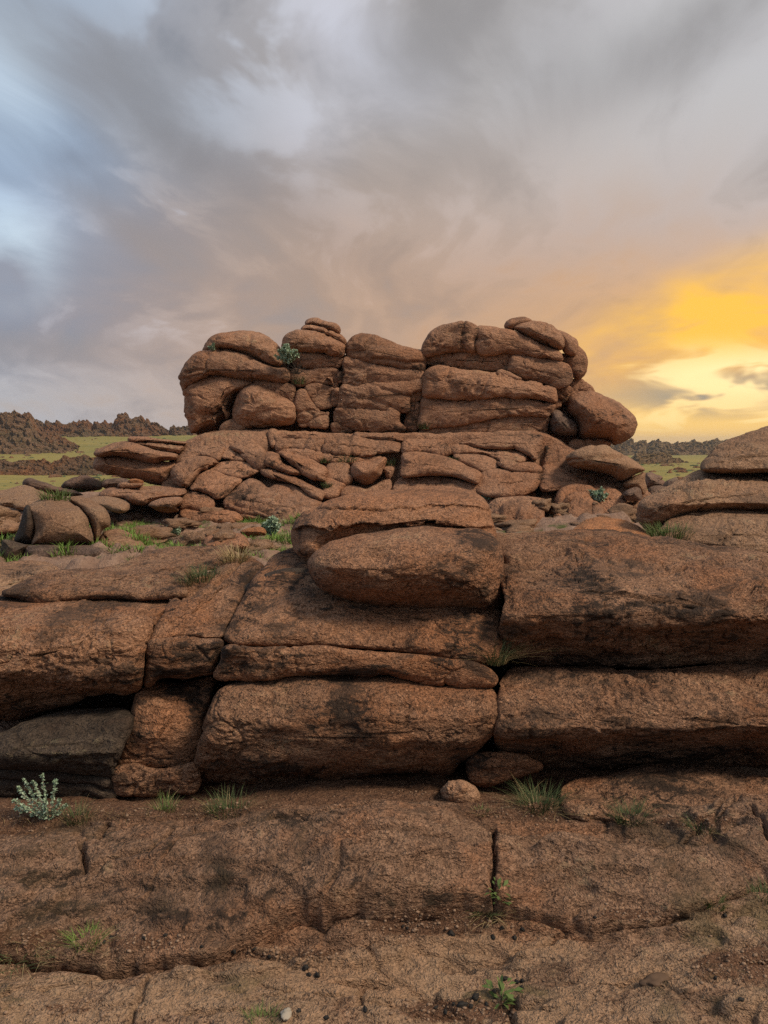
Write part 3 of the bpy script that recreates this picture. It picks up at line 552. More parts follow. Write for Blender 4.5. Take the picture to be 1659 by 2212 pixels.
ap('block', 'B', [(1310,620),(1320,560),(1360,530),(1450,522),(1540,525),(1590,550),(1595,620),(1590,690),(1500,705),(1420,705),(1340,700)], -1.0, Rr=.25, bulge=.12, grooves=[([(1380,640),(1420,625),(1440,660)], 7, .14)])
ap('block', 'B', [(1215,640),(1225,560),(1260,515),(1310,497),(1400,492),(1500,498),(1600,510),(1640,530),(1620,560),(1560,575),(1400,580),(1320,600),(1300,690),(1240,690)], -.75, Rr=.2, bulge=.1)
ap('block', 'B', [(1230,720),(1290,682),(1350,700),(1420,705),(1500,712),(1600,705),(1640,730),(1600,770),(1300,770)], -1.1, Rr=.15)

# ------------------------------------------------------------------ loose boulders resting on the outcrop
def loose(name, label, cat, sheet, pts, depth, T, Rr, mat=M_FORM, group=None, **kw):
    kw.setdefault('zone', 'form'); kw.setdefault('cracks', .045); kw.setdefault('bulge', .2); kw.setdefault('grow', .5)
    o = rock(name, sheet, pts, depth, T, Rr, mat, None, **kw)
    return tag(o, label, cat, group, 'thing')
loose('cap_stone', 'flat cap stone on the very top of the left turret of the outcrop', 'rock', '1', [(865,108),(875,85),(905,74),(945,73),(965,85),(1000,98),(1040,105),(1075,120),(1090,140),(1088,165),(1072,168),(1040,150),(1000,135),(950,118),(900,110)], U + .35, .7, .14, bulge=.05)
loose('cap_stone', 'thin curved slab wedged just below the topmost cap stone of the left turret', 'rock', '1', [(838,145),(850,120),(880,110),(930,115),(980,128),(1030,150),(1070,172),(1100,190),(1122,212),(1125,235),(1112,243),(1080,215),(1040,190),(990,170),(930,155),(880,150)], U + .25, .9, .12, bulge=.05)
loose('summit_boulder', 'small rounded boulder at the left tip of the right summit cap', 'boulder', '2', [(728,110),(745,82),(790,65),(840,60),(875,72),(885,85),(850,100),(800,120),(770,135),(750,135),(735,125)], U + .35, .7, .2)
loose('summit_boulder', 'long rounded boulder lying slanted on the right summit of the outcrop', 'boulder', '2', [(770,125),(790,105),(840,88),(900,83),(950,88),(1000,110),(1040,145),(1075,180),(1085,215),(1080,248),(1045,258),(990,240),(930,210),(870,180),(810,150)], U + .1, 1.1, .3)
loose('balanced_boulder', 'big egg-shaped boulder jutting out on the right flank of the outcrop against yellow sky', 'boulder', '2', [(1105,575),(1110,545),(1140,520),(1190,505),(1240,497),(1300,520),(1340,545),(1400,570),(1450,600),(1490,630),(1515,660),(1527,700),(1510,745),(1480,785),(1430,815),(1380,828),(1340,805),(1260,802),(1190,797),(1160,760),(1155,700),(1130,655),(1100,620)], U - .1, 2.0, .8, bulge=.5)
loose('wedged_boulder', 'dark boulder wedged in the gap left of the big egg-shaped boulder', 'boulder', '2', [(1000,650),(1015,625),(1045,622),(1090,655),(1140,690),(1158,720),(1150,765),(1090,768),(1030,755),(1000,720)], U - .1, .9, .35, mat=M_MIDDARK)
loose('roof_boulder', 'pointed slab boulder roofing a dark hollow at the right foot of the outcrop', 'boulder', 'C', [(295,195),(310,170),(360,140),(430,115),(500,103),(570,108),(620,140),(680,160),(730,190),(790,230),(832,268),(800,285),(740,310),(690,335),(650,335),(590,305),(530,285),(470,270),(400,255),(340,240),(305,220)], 16.4, 1.6, .4, mat=M_GREY, bulge=.3,
      grooves=[([(300,208),(390,197),(450,182),(520,187),(630,182),(690,162)], 2.6, .09)])
loose('prop_rock', 'cracked upright rock propping up the right end of the roofing slab boulder', 'rock', 'C', [(680,360),(720,330),(780,300),(830,285),(830,340),(845,390),(830,440),(800,430),(760,400),(700,390)], 16.6, .9, .2, mat=M_GREY, bulge=.1)
loose('hollow_rock', 'small dark angular boulder in front of the hollow at the right foot', 'boulder', 'C', [(680,440),(700,410),(750,388),(790,395),(805,430),(800,470),(740,475),(700,465)], 15.6, .7, .2, mat=M_MIDDARK, bulge=.1)
loose('hanging_boulder', 'orange-brown boulder bulging from the lower face below the long ledge', 'boulder', 'B', [(290,320),(310,270),(370,255),(440,250),(500,230),(530,235),(515,290),(500,340),(460,375),(430,400),(390,408),(340,390),(300,370)], 16.55, .9, .3, bulge=.25)
loose('wedge_stone', 'small dark wedge-shaped stone under a grass tuft on the lower face', 'rock', 'B', [(515,298),(580,292),(580,330),(560,375),(540,370),(520,330)], 16.7, .5, .1, bulge=.04)
# slabs leaning out on the left of the outcrop
SG = 'slabs stacked at the left end of the outcrop'
loose('stacked_slab', 'thin topmost slab of the stack at the left end of the outcrop', 'rock slab', 'A', [(238,108),(250,90),(300,87),(380,92),(460,100),(540,112),(610,122),(640,130),(600,140),(530,130),(450,124),(380,122),(320,122),(280,128),(250,122)], 17.6, 1.3, .13, group=SG, bulge=.05)
loose('stacked_slab', 'wedge slab just under the thin topmost slab at the left end', 'rock slab', 'A', [(285,130),(340,122),(420,128),(500,132),(580,142),(620,150),(600,200),(520,197),(450,182),(390,167),(340,147)], 17.5, 1.4, .2, group=SG, bulge=.05)
loose('stacked_slab', 'thick rounded overhanging slab in the middle of the left stack', 'rock slab', 'A', [(15,205),(25,180),(60,160),(120,138),(180,122),(240,118),(300,130),(360,155),(430,175),(500,190),(575,205),(575,240),(520,245),(470,252),(420,275),(370,268),(310,250),(240,235),(170,220),(100,220),(50,222)], 17.1, 1.6, .4, group=SG)
loose('stacked_slab', 'thick bottom slab of the left stack with a shrub at its foot', 'rock slab', 'A', [(8,285),(20,245),(40,222),(110,218),(200,222),(290,232),(370,245),(430,250),(510,255),(575,270),(540,340),(550,370),(560,410),(480,418),(400,408),(330,385),(260,372),(200,365),(150,345),(100,345),(60,325),(20,310)], 17.25, 1.8, .4, group=SG)
LG = 'low slabs left of the outcrop'
loose('low_slab', 'dark hollow-fronted slab on the ground below the left stack', 'rock slab', 'A', [(60,420),(65,395),(100,372),(170,368),(230,372),(255,385),(245,410),(190,432),(110,437)], 16.0, .9, .15, mat=M_MIDDARK, group=LG, bulge=.05)
loose('low_slab', 'small brown slab beside the dark hollow-fronted slab', 'rock slab', 'A', [(175,428),(185,400),(260,395),(330,400),(345,408),(300,428),(230,434)], 15.7, .6, .1, group=LG, bulge=.05)
loose('low_slab', 'pale orange flake lying on the small brown slab', 'rock', 'A', [(255,395),(270,380),(320,382),(345,392),(320,400)], 15.75, .4, .06, mat=M_ORANGE, group=LG, bulge=.02)
loose('low_slab', 'long rounded whaleback slab running left from the foot of the outcrop', 'rock slab', 'A', [(50,485),(80,445),(150,430),(250,425),(350,420),(450,418),(540,425),(620,432),(640,470),(580,492),(470,498),(400,520),(360,545),(300,542),(250,522),(220,502),(160,495),(90,497)], [(415, 16.4), (450, 15.7), (500, 15.2), (560, 15.0)], 1.6, .3, group=LG)
loose('low_slab', 'grey-brown rounded slab right behind the split boulder', 'rock slab', 'A', [(-80,520),(-20,500),(60,492),(130,495),(200,510),(250,540),(248,580),(210,600),(140,590),(60,560),(-40,545)], [(490, 14.6), (540, 14.0), (600, 13.6)], 1.4, .3, mat=M_GREY, group=LG)
loose('low_slab', 'low slab between the whaleback slab and the grassy soil', 'rock slab', 'A', [(375,548),(440,515),(520,500),(600,505),(600,540),(570,560),(580,590),(500,606),(440,590),(410,570)], 14.6, 1.0, .25, group=LG)

# ================================================================== MIDDLE DISTANCE, LEFT
D_Y = 9.6
sb = empty('split_boulder', at(330, 1218, D_Y)); tag(sb, 'angular split boulder standing on a dark slab at the far left', 'boulder')
def db(name, pts, depth, T, Rr, mat=M_GREY, **kw):
    kw.setdefault('bulge', .12); kw.setdefault('scale', .6); kw.setdefault('amp', .7)
    return rock(name, 'D', pts, depth, T, Rr, mat, sb, **kw)
db('front_half', [(215,560),(235,480),(205,380),(185,320),(205,295),(260,265),(330,245),(400,255),(460,275),(520,310),(560,340),(590,390),(605,440),(620,500),(635,555),(560,562),(450,565),(340,565),(250,565)], [(240, 10.4), (330, 9.7), (560, 9.4)], 1.2, .3)
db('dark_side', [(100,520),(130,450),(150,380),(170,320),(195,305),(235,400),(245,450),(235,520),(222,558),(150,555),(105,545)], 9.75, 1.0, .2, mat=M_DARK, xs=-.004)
db('right_half', [(460,250),(520,240),(590,255),(650,285),(700,310),(735,350),(752,400),(740,440),(700,465),(680,500),(665,540),(640,550),(625,500),(600,420),(575,360),(530,310),(480,280)], [(240, 10.5), (350, 10.0), (550, 9.8)], 1.2, .3)
db('base_slab', [(150,700),(160,620),(190,575),(300,570),(450,573),(560,570),(660,572),(715,590),(727,625),(690,670),(640,720),(530,740),(400,740),(250,740)], 9.35, 1.3, .15, mat=M_MIDDARK)
db('base_block', [(8,740),(5,560),(20,530),(80,535),(160,560),(190,572),(165,615),(152,650),(152,740)], 9.4, 1.2, .12, mat=M_DARK)
MG = 'rocks on the ground at the far left'
loose('leaning_slab', 'tan slab leaning against the right side of the split boulder', 'rock slab', 'D', [(660,560),(690,490),(740,470),(800,460),(860,480),(910,515),(965,550),(970,590),(900,620),(800,630),(720,625),(680,590)], [(455, 10.6), (620, 9.9)], 1.2, .25, mat=M_GREY, group=MG, scale=.6)
loose('field_boulder', 'wide rounded boulder behind the split boulder at the left edge', 'boulder', 'D', [(-60,280),(-40,215),(50,200),(100,180),(170,172),(250,200),(330,230),(400,255),(400,300),(260,330),(170,335),(120,330),(60,315),(-20,310)], [(170, 17.5), (260, 16), (330, 15.5)], 2.0, .4, mat=M_GREY, group=MG, scale=.8)
loose('field_slab', 'dark pointed slab lying tilted beside the yellow-green field', 'rock slab', 'D', [(153,155),(170,128),(210,122),(260,140),(320,155),(400,180),(480,195),(550,220),(560,235),(480,240),(400,236),(340,226),(270,208),(200,182),(165,172)], 18.6, 1.4, .22, mat=M_MIDDARK, group=MG)
loose('field_slab', 'dark domed slab left of the dark hollow-fronted slab', 'rock slab', 'D', [(415,170),(460,135),(520,118),(580,110),(640,125),(675,145),(685,190),(600,205),(520,205),(450,190)], 19.5, 1.4, .3, mat=M_MIDDARK, group=MG)
loose('edge_slab', 'low grey-brown slab cut off by the left edge', 'rock slab', 'D', [(-90,440),(-60,395),(40,390),(100,410),(140,440),(120,480),(40,495),(-80,490)], [(390, 12.6), (490, 12)], 1.2, .2, mat=M_GREY, group=MG, scale=.6)
loose('meadow_rock', 'flat brown slab lying among the green grass in the hollow', 'rock slab', 'D', [(870,490),(950,472),(1060,470),(1150,490),(1140,530),(1060,560),(980,545),(900,510)], [(470, 12.4), (560, 11.4)], .5, .15, mat=M_GREY, group=MG, scale=.5, bulge=.05)
loose('meadow_rock', 'brown humped rock just behind the foreground slabs, left of the perched boulder', 'rock', 'D', [(1370,560),(1390,515),(1460,490),(1550,485),(1640,500),(1680,540),(1670,590),(1550,600),(1450,600),(1385,590)], [(485, 9.7), (590, 9.2)], .8, .2, group=MG, scale=.5)
loose('meadow_rock', 'small orange stone beside the humped rock in the grass', 'rock', 'A', [(1000,730),(1060,700),(1120,695),(1165,710),(1172,748),(1100,760),(1040,750)], 10.6, .4, .12, mat=M_ORANGE, group=MG, scale=.4, bulge=.05)

# ================================================================== RIGHT-HAND STACK
RG = 'boulders stacked at the right edge'
def rs(label, pts, depth, T, Rr, **kw):
    return loose('stacked_boulder', label, 'boulder', 'C', pts, depth, T, Rr, mat=M_GREY, group=RG, scale=.55, zone=None, **kw)
rs('top boulder of the smooth stack at the right edge', [(1205,265),(1215,215),(1250,160),(1320,100),(1400,60),(1480,30),(1560,0),(1659,-30),(1780,-40),(1880,60),(1880,290),(1659,296),(1560,296),(1450,296),(1350,292),(1260,285)], [(-40, 8.6), (100, 7.9), (270, 7.3)], 1.8, .35, bulge=.1)
rs('middle boulder of the right-edge stack, long and sloping down to the left', [(780,560),(790,500),(830,455),(900,420),(980,380),(1060,340),(1130,295),(1200,265),(1300,272),(1450,275),(1560,272),(1659,270),(1880,270),(1880,540),(1659,550),(1500,550),(1380,542),(1280,557),(1180,562),(1100,582),(1020,612),(960,652),(900,695),(860,695),(820,650),(790,610)], [(265, 7.9), (380, 7.2), (500, 6.8), (700, 6.9)], 2.0, .35, bulge=.1)
rs('lowest boulder of the right-edge stack with green grass at its foot', [(860,730),(920,665),(980,610),(1060,562),(1140,545),(1250,540),(1380,530),(1500,528),(1659,530),(1880,535),(1880,900),(1659,900),(1500,880),(1350,850),(1200,820),(1050,800),(900,790)], [(550, 6.9), (650, 6.4), (850, 6.0)], 1.6, .3, bulge=.1)
loose('rust_dome', 'low rust-orange domed rock peeping over the right foreground block', 'rock', 'C', [(320,700),(380,640),(440,602),(520,587),(600,592),(690,607),(770,642),(850,690),(880,740),(600,760),(380,750)], [(585, 7.6), (640, 7.1), (750, 6.7)], 1.0, .3, mat=M_ORANGE, scale=.5, zone=None)
GG = 'rocks in the gap on the right'
loose('gap_rock', 'jagged dark brown rock in the gap beyond the roofing boulder', 'rock', 'C', [(830,325),(835,295),(870,288),(900,300),(940,312),(945,325),(920,330),(960,350),(970,385),(900,400),(840,395)], 24, 1.5, .3, mat=M_MIDDARK, group=GG)
loose('gap_rock', 'pointed slab in the gap beside the right-edge stack', 'rock', 'C', [(950,390),(970,350),(1000,330),(1042,316),(1060,350),(1050,400),(980,420)], 22, 1.5, .25, mat=M_MIDDARK, group=GG)
loose('gap_rock', 'rounded grey-brown rock low in the gap beside the right-edge stack', 'rock', 'C', [(830,440),(850,395),(900,375),(960,385),(1000,400),(990,450),(900,480),(840,480)], 19, 1.5, .3, mat=M_MIDDARK, group=GG)

# ================================================================== FOREGROUND OUTCROP
fore = empty('foreground_outcrop', at(780, 1700, 3.5))
tag(fore, 'dark-stained jointed granite outcrop of thick rounded layers filling the foreground', 'rock outcrop')
def fg(name, sheet, pts, depth, T=.9, Rr=.09, **kw):
    kw.setdefault('zone', 'fore'); kw.setdefault('bulge', .03); kw.setdefault('scale', .26); kw.setdefault('grow', 3.5); kw.setdefault('cracks', .045); kw.setdefault('step', 2.8); kw.setdefault('jit', 2.0)
    mat = kw.pop('mat', M_FORE); par = kw.pop('parent', fore); Rr *= (.62 if par is fore else 1.25)
    return rock(name, sheet, pts, depth, T, Rr, mat, par, **kw)
fg('core', 'P', [(-80, 1700), (-80, 1330), (100, 1300), (300, 1300), (480, 1290), (620, 1230), (800, 1260), (1000, 1300), (1100, 1280), (1300, 1290), (1740, 1320), (1740, 1710), (1300, 1740), (830, 1740), (300, 1740)], 4.3, T=1.6, Rr=.1, zone=None, amp=.5, step=9, mat=M_DARK)  # unseen backing rock, coloured dark so open joints read as deep shade
fg('upper_slab', '5', [(20,385),(60,360),(150,310),(260,262),(400,258),(520,258),(640,238),(720,205),(820,160),(950,138),(1100,135),(1240,148),(1262,190),(1200,235),(1120,255),(1060,285),(1012,325),(1005,385),(965,406),(860,412),(740,418),(640,408),(520,411),(400,421),(280,440),(200,437),(110,405)], [(135, 5.4), (220, 4.9), (300, 4.5), (380, 4.24), (440, 4.18)], T=1.0, Rr=.10)
fg('rear_slab', '5', [(-120,420),(-120,235),(0,226),(100,218),(200,221),(290,238),(300,300),(200,370),(100,420)], [(215, 5.6), (300, 4.9), (420, 4.4)], T=.9, Rr=.12, mat=M_GREY)
fg('left_block', '5', [(-180,1080),(-180,420),(0,394),(150,405),(300,412),(450,395),(600,388),(740,395),(905,392),(908,440),(852,522),(822,582),(803,642),(788,702),(782,782),(772,852),(747,905),(690,932),(600,917),(520,937),(420,972),(300,1002),(200,1032),(100,1062),(0,1087)], [(412, 4.35), (470, 4.0), (560, 3.72), (680, 3.58), (800, 3.55), (900, 3.62), (1000, 3.8), (1085, 4.05)], T=1.0, Rr=.13, grow=.8,
   grooves=[([(0,990),(150,985),(330,975),(480,945)], 5, .02), ([(600,480),(720,500),(860,500)], 3, .008)])
fg('sloping_block', '5', [(805,640),(822,580),(852,520),(902,445),(970,392),(1012,340),(1060,292),(1150,262),(1200,235),(1262,190),(1320,180),(1420,238),(1372,320),(1322,400),(1272,490),(1232,560),(1202,622),(1130,627),(1040,617),(950,622),(880,642)], [(180, 4.95), (300, 4.5), (420, 4.17), (520, 3.92), (640, 3.68)], T=.9, Rr=.10, grow=.3,
   grooves=[([(1300,210),(1260,270),(1190,330),(1100,400)], 4, .03), ([(1150,300),(1060,350),(990,390)], 7, .03)])
fg('middle_block', '5', [(790,860),(795,760),(808,652),(900,637),(1000,620),(1110,632),(1200,637),(1190,700),(1175,760),(1158,812),(1080,832),(1000,845),(900,835),(850,845),(805,880)], 3.66, T=.8, Rr=.09, grow=2.5)
fg('lower_block', '5', [(730,1000),(762,900),(860,868),(960,882),(1050,862),(1150,845),(1142,920),(1122,1000),(1102,1080),(1087,1150),(1082,1220),(1066,1270),(1045,1330),(960,1345),(850,1345),(740,1325),(640,1330),(655,1240),(690,1150),(720,1060)], [(850, 3.85), (950, 3.72), (1150, 3.6), (1340, 3.62)], T=.8, Rr=.08, grow=4, steps=[([(740,960),(900,985),(1130,960)], 5, .05, -1)])
fg('foot_layer', '5', [(625,1400),(640,1332),(740,1325),(790,1343),(860,1353),(960,1338),(1040,1310),(1066,1370),(1045,1440),(960,1450),(850,1470),(740,1460),(640,1450)], 3.5, T=.6, Rr=.04, bulge=.01, grow=8)
fg('dark_boulder', '5', [(-120,1290),(-80,1180),(40,1130),(130,1087),(260,1042),(380,1022),(500,1012),(600,1007),(690,1017),(717,1052),(702,1130),(672,1200),(652,1260),(632,1320),(612,1382),(520,1367),(400,1347),(250,1335),(100,1325),(-50,1320)], [(1000, 3.74), (1060, 3.58), (1250, 3.42), (1380, 3.46)], T=.7, Rr=.10, mat=M_DARK)
fg('dark_layer', '5', [(-120,1480),(-100,1330),(100,1330),(300,1345),(480,1368),(612,1388),(630,1500),(500,1500),(350,1490),(200,1480),(50,1480)], 3.52, T=.6, Rr=.05, mat=M_DARK, grooves=[([(0,1400),(300,1420),(600,1450)], 5, .03)])
fg('top_layer', '6', [(190,795),(232,700),(292,600),(342,500),(400,430),(440,382),(520,352),(620,330),(800,420),(1000,500),(1300,600),(1530,640),(1548,760),(1545,905),(1480,912),(1400,917),(1300,897),(1180,882),(1040,862),(900,852),(760,842),(620,827),(500,832),(380,832),(260,827)], [(330, 4.85), (430, 4.5), (560, 4.15), (680, 3.92), (780, 3.76), (830, 3.68), (920, 3.6)], T=1.0, Rr=.10, grow=.6)
fg('thin_layer', '6', [(150,985),(180,900),(200,838),(300,837),(420,842),(540,837),(660,842),(800,852),(950,864),(1080,877),(1200,887),(1320,902),(1420,920),(1480,942),(1522,977),(1532,1005),(1500,1032),(1400,1037),(1300,1027),(1200,1022),(1100,1000),(1000,972),(900,977),(800,972),(700,967),(600,972),(520,977),(430,992),(330,1000),(240,1002)], 3.56, T=.8, Rr=.055, bulge=.02, grow=2.6)
fg('lower_layer', '6', [(40,1540),(58,1400),(88,1290),(110,1200),(148,1090),(200,1030),(300,1007),(420,1002),(520,980),(640,982),(800,987),(1000,984),(1120,1012),(1250,1032),(1400,1042),(1500,1047),(1532,1100),(1543,1180),(1522,1240),(1472,1300),(1422,1360),(1340,1410),(1290,1480),(1190,1550),(1000,1560),(850,1570),(700,1570),(550,1570),(400,1560),(250,1545),(130,1540)], [(985, 3.62), (1050, 3.5), (1180, 3.4), (1300, 3.4), (1420, 3.48), (1480, 3.6), (1560, 3.68)], T=.9, Rr=.12, bulge=.05,
   steps=[([(380,1490),(480,1460),(620,1465),(760,1490),(900,1470)], 6, .05, 1, 1, 60)], grooves=[([(760,1250),(830,1220),(880,1310),(800,1290)], 5, .012), ([(150,1420),(300,1440),(500,1400)], 5, .015)])
fg('right_block', '7', [(205,735),(215,620),(232,500),(225,400),(228,300),(213,220),(190,150),(280,146),(420,143),(560,136),(680,130),(800,133),(920,143),(1020,158),(1120,168),(1260,193),(1400,213),(1540,233),(1659,256),(1940,310),(1940,830),(1659,838),(1540,848),(1420,853),(1300,845),(1180,853),(1060,858),(900,863),(740,865),(640,858),(540,851),(430,853),(350,843),(280,823),(222,793)], [(128, 5.1), (180, 4.66), (260, 4.32), (360, 4.0), (470, 3.76), (570, 3.60), (630, 3.60), (690, 3.70), (760, 3.82), (860, 3.95)], T=1.6, Rr=.10, amp=1.3,
   grooves=[([(980,350),(1050,370),(1130,350),(1210,330)], 4, .02), ([(230,290),(330,330),(420,280),(560,250)], 5, .03), ([(1180,555),(1300,520),(1420,530),(1560,500),(1659,500)], 6, .02)])
fg('right_bulge', '7', [(205,1000),(215,935),(280,883),(400,873),(560,868),(700,873),(850,885),(1000,890),(1200,875),(1400,860),(1659,845),(1940,840),(1940,1490),(1659,1480),(1560,1430),(1450,1415),(1330,1405),(1200,1400),(1100,1400),(1000,1405),(880,1425),(760,1445),(600,1440),(450,1410),(330,1375),(230,1335),(200,1290),(185,1240),(198,1150)], [(840, 3.95), (900, 3.72), (980, 3.52), (1100, 3.4), (1200, 3.35), (1235, 3.39), (1285, 3.54), (1400, 3.80), (1480, 3.95)], T=1.3, Rr=.09,
   grooves=[([(840,895),(1000,935),(1150,957),(1350,970),(1659,962)], 5, .035), ([(370,1170),(380,1260)], 3, .012)])
fg('foot_block', '7', [(60,1480),(40,1370),(120,1330),(230,1325),(340,1345),(440,1395),(390,1440),(290,1465),(200,1490),(130,1510)], 3.5, T=.6, Rr=.05, amp=1.4)
fg('base_boulder', '7', [(540,1560),(560,1500),(640,1470),(760,1465),(880,1440),(1000,1405),(1150,1390),(1300,1395),(1420,1415),(1522,1458),(1532,1530),(1537,1620),(1500,1700),(1380,1720),(1250,1720),(1100,1700),(1000,1690),(880,1700),(780,1690),(640,1680),(560,1640)], [(1390, 3.7), (1480, 3.42), (1640, 3.08), (1720, 3.0)], T=.6, Rr=.06)
fg('base_boulder', '7', [(1545,1700),(1535,1480),(1565,1455),(1659,1465),(1850,1470),(1850,1720),(1659,1720)], [(1450, 3.55), (1720, 3.05)], T=.6, Rr=.05)
# perched boulder split along a flat crack
pb = empty('perched_boulder', at(870, 1325, 4.0)); tag(pb, 'large reddish boulder split by a flat crack, perched on the middle of the foreground outcrop', 'boulder')
fg('upper_half', '6', [(530,330),(528,270),(550,220),(590,185),(650,165),(690,140),(760,110),(850,85),(950,72),(1080,65),(1200,60),(1310,65),(1400,85),(1460,115),(1485,145),(1500,200),(1515,250),(1520,300),(1400,340),(1200,350),(1000,360),(850,370),(740,390),(680,420),(630,440),(600,412),(560,387),(540,367)], [(55, 4.82), (100, 4.52), (170, 4.36), (250, 4.27), (350, 4.22), (430, 4.22)], T=1.0, Rr=.28, mat=M_PERCH, parent=pb, bulge=.05, amp=1.2,
   steps=[([(740,250),(900,235),(970,235),(1100,250),(1200,240),(1300,245),(1420,250)], 5, .09, 1, 1, 60), ([(690,150),(800,155),(950,160),(1100,150),(1300,135),(1340,130),(1440,145),(1490,165)], 4, .05, 1, 1, 60)])
fg('lower_half', '6', [(617,450),(625,410),(660,370),(720,335),(800,310),(900,285),(1000,270),(1100,258),(1220,252),(1330,264),(1430,264),(1500,287),(1540,330),(1560,380),(1562,470),(1558,560),(1545,640),(1512,680),(1440,677),(1350,662),(1230,667),(1100,662),(1000,647),(900,637),(800,602),(710,567),(660,537),(630,495)], [(250, 4.10), (340, 3.86), (440, 3.78), (560, 3.76), (680, 3.86)], T=.9, Rr=.20, mat=M_PERCH, parent=pb, bulge=.08,
   grooves=[([(1290,420),(1340,440),(1390,470)], 8, .02)])
o = loose('pale_stone', 'pale rounded stone lying at the foot of the foreground outcrop beside bare soil', 'rock', '6', [(1255,1545),(1290,1500),(1350,1490),(1400,1505),(1440,1540),(1450,1585),(1420,1615),(1360,1625),(1290,1605)], 3.22, .25, .05, mat=M_PALE, scale=.17, amp=1.7, jit=3.0, zone=None, bulge=.015)
o = loose('flat_stone', 'small flat pale stone between two grass tufts on the left', 'rock', '5', [(515,1545),(535,1525),(595,1522),(600,1540),(570,1555),(530,1560)], 3.28, .1, .02, mat=M_PALE, scale=.08, zone=None, bulge=.005)

# ================================================================== ROCK FLOOR in front of the outcrop
def gp(px, py, z=0.04):
    xc = (px - CX) / F; zc = (CY - py) / F
    dy = math.cos(PITCH) + zc * math.sin(PITCH); dz = -math.sin(PITCH) + zc * math.cos(PITCH)
    t = (z - CAMZ) / dz; return np.array([xc * t, dy * t])
LIP = np.array([gp(a, b) for a, b in ((-300, 1990), (0, 1990), (120, 2005), (230, 2008), (380, 1998), (450, 1995), (520, 1975), (600, 1968), (700, 1966), (760, 1956), (940, 1950), (1060, 1940), (1180, 1950), (1280, 1962), (1400, 1952), (1520, 1935), (1660, 1895), (1950, 1850))])
RIDGE_X = np.array([(p - CX) / F * 3.05 for p in (-300, 0, 200, 400, 600, 830, 960, 1040, 1120, 1300, 1500, 1660, 1950)])
RIDGE_Z = np.array([.09, .095, .11, .145, .19, .215, .185, .13, .11, .10, .105, .12, .13])
FCR = [([(235, 1780), (215, 1815), (175, 1850), (182, 1893)], .010, .030), ([(182, 1893), (240, 1885), (330, 1877)], .008, .02), ([(382, 1805), (350, 1840), (330, 1880)], .009, .02), ([(1063, 1790), (1067, 1850), (1066, 1940)], .009, .045),
       ([(1112, 2085), (1140, 2110), (1180, 2120)], .008, .022), ([(1090, 2085), (1110, 2160), (1118, 2215)], .009, .03), ([(780, 2040), (778, 2110)], .008, .022), ([(1070, 1818), (1150, 1815), (1280, 1808), (1420, 1828)], .010, .018),
       ([(1620, 1805), (1660, 1850)], .01, .03), ([(1500, 2070), (1580, 2050), (1659, 2045)], .012, .015), ([(630, 1815), (700, 1830), (740, 1845)], .008, .012), ([(480, 1990), (560, 1985), (700, 2010), (740, 2010)], .008, .012),
       ([(400, 2140), (500, 2135), (640, 2150)], .008, .012), ([(1290, 1720), (1310, 1790)], .01, .01), ([(1600, 1740), (1560, 1790), (1480, 1830)], .01, .02), ([(560, 2055), (830, 2110), (1000, 2118)], .007, .012)]
SOIL = [(960, 1992, 130, 32, 1.0), (860, 2000, 80, 26, .9), (300, 2035, 90, 22, .9), (60, 2030, 120, 26, 1.1), (1560, 2085, 90, 40, .9), (1640, 2080, 60, 60, .9), (1000, 2185, 150, 32, 1.0), (1350, 1975, 90, 14, .9), (1110, 1745, 120, 30, 1.3), (1230, 1765, 100, 16, 1.0), (650, 2060, 120, 14, .7), (250, 1755, 260, 20, 1.2),
        (30, 1770, 120, 40, 1.2), (500, 1742, 120, 16, 1.0), (1500, 1775, 120, 16, .9), (900, 1715, 150, 8, .9), (150, 2180, 160, 18, .5)]
def lip_y(x):
    return np.interp(x, LIP[:, 0], LIP[:, 1]) + .022 * fbm(np.stack([x / .25, 0 * x, 0 * x + 3], 1), 4)
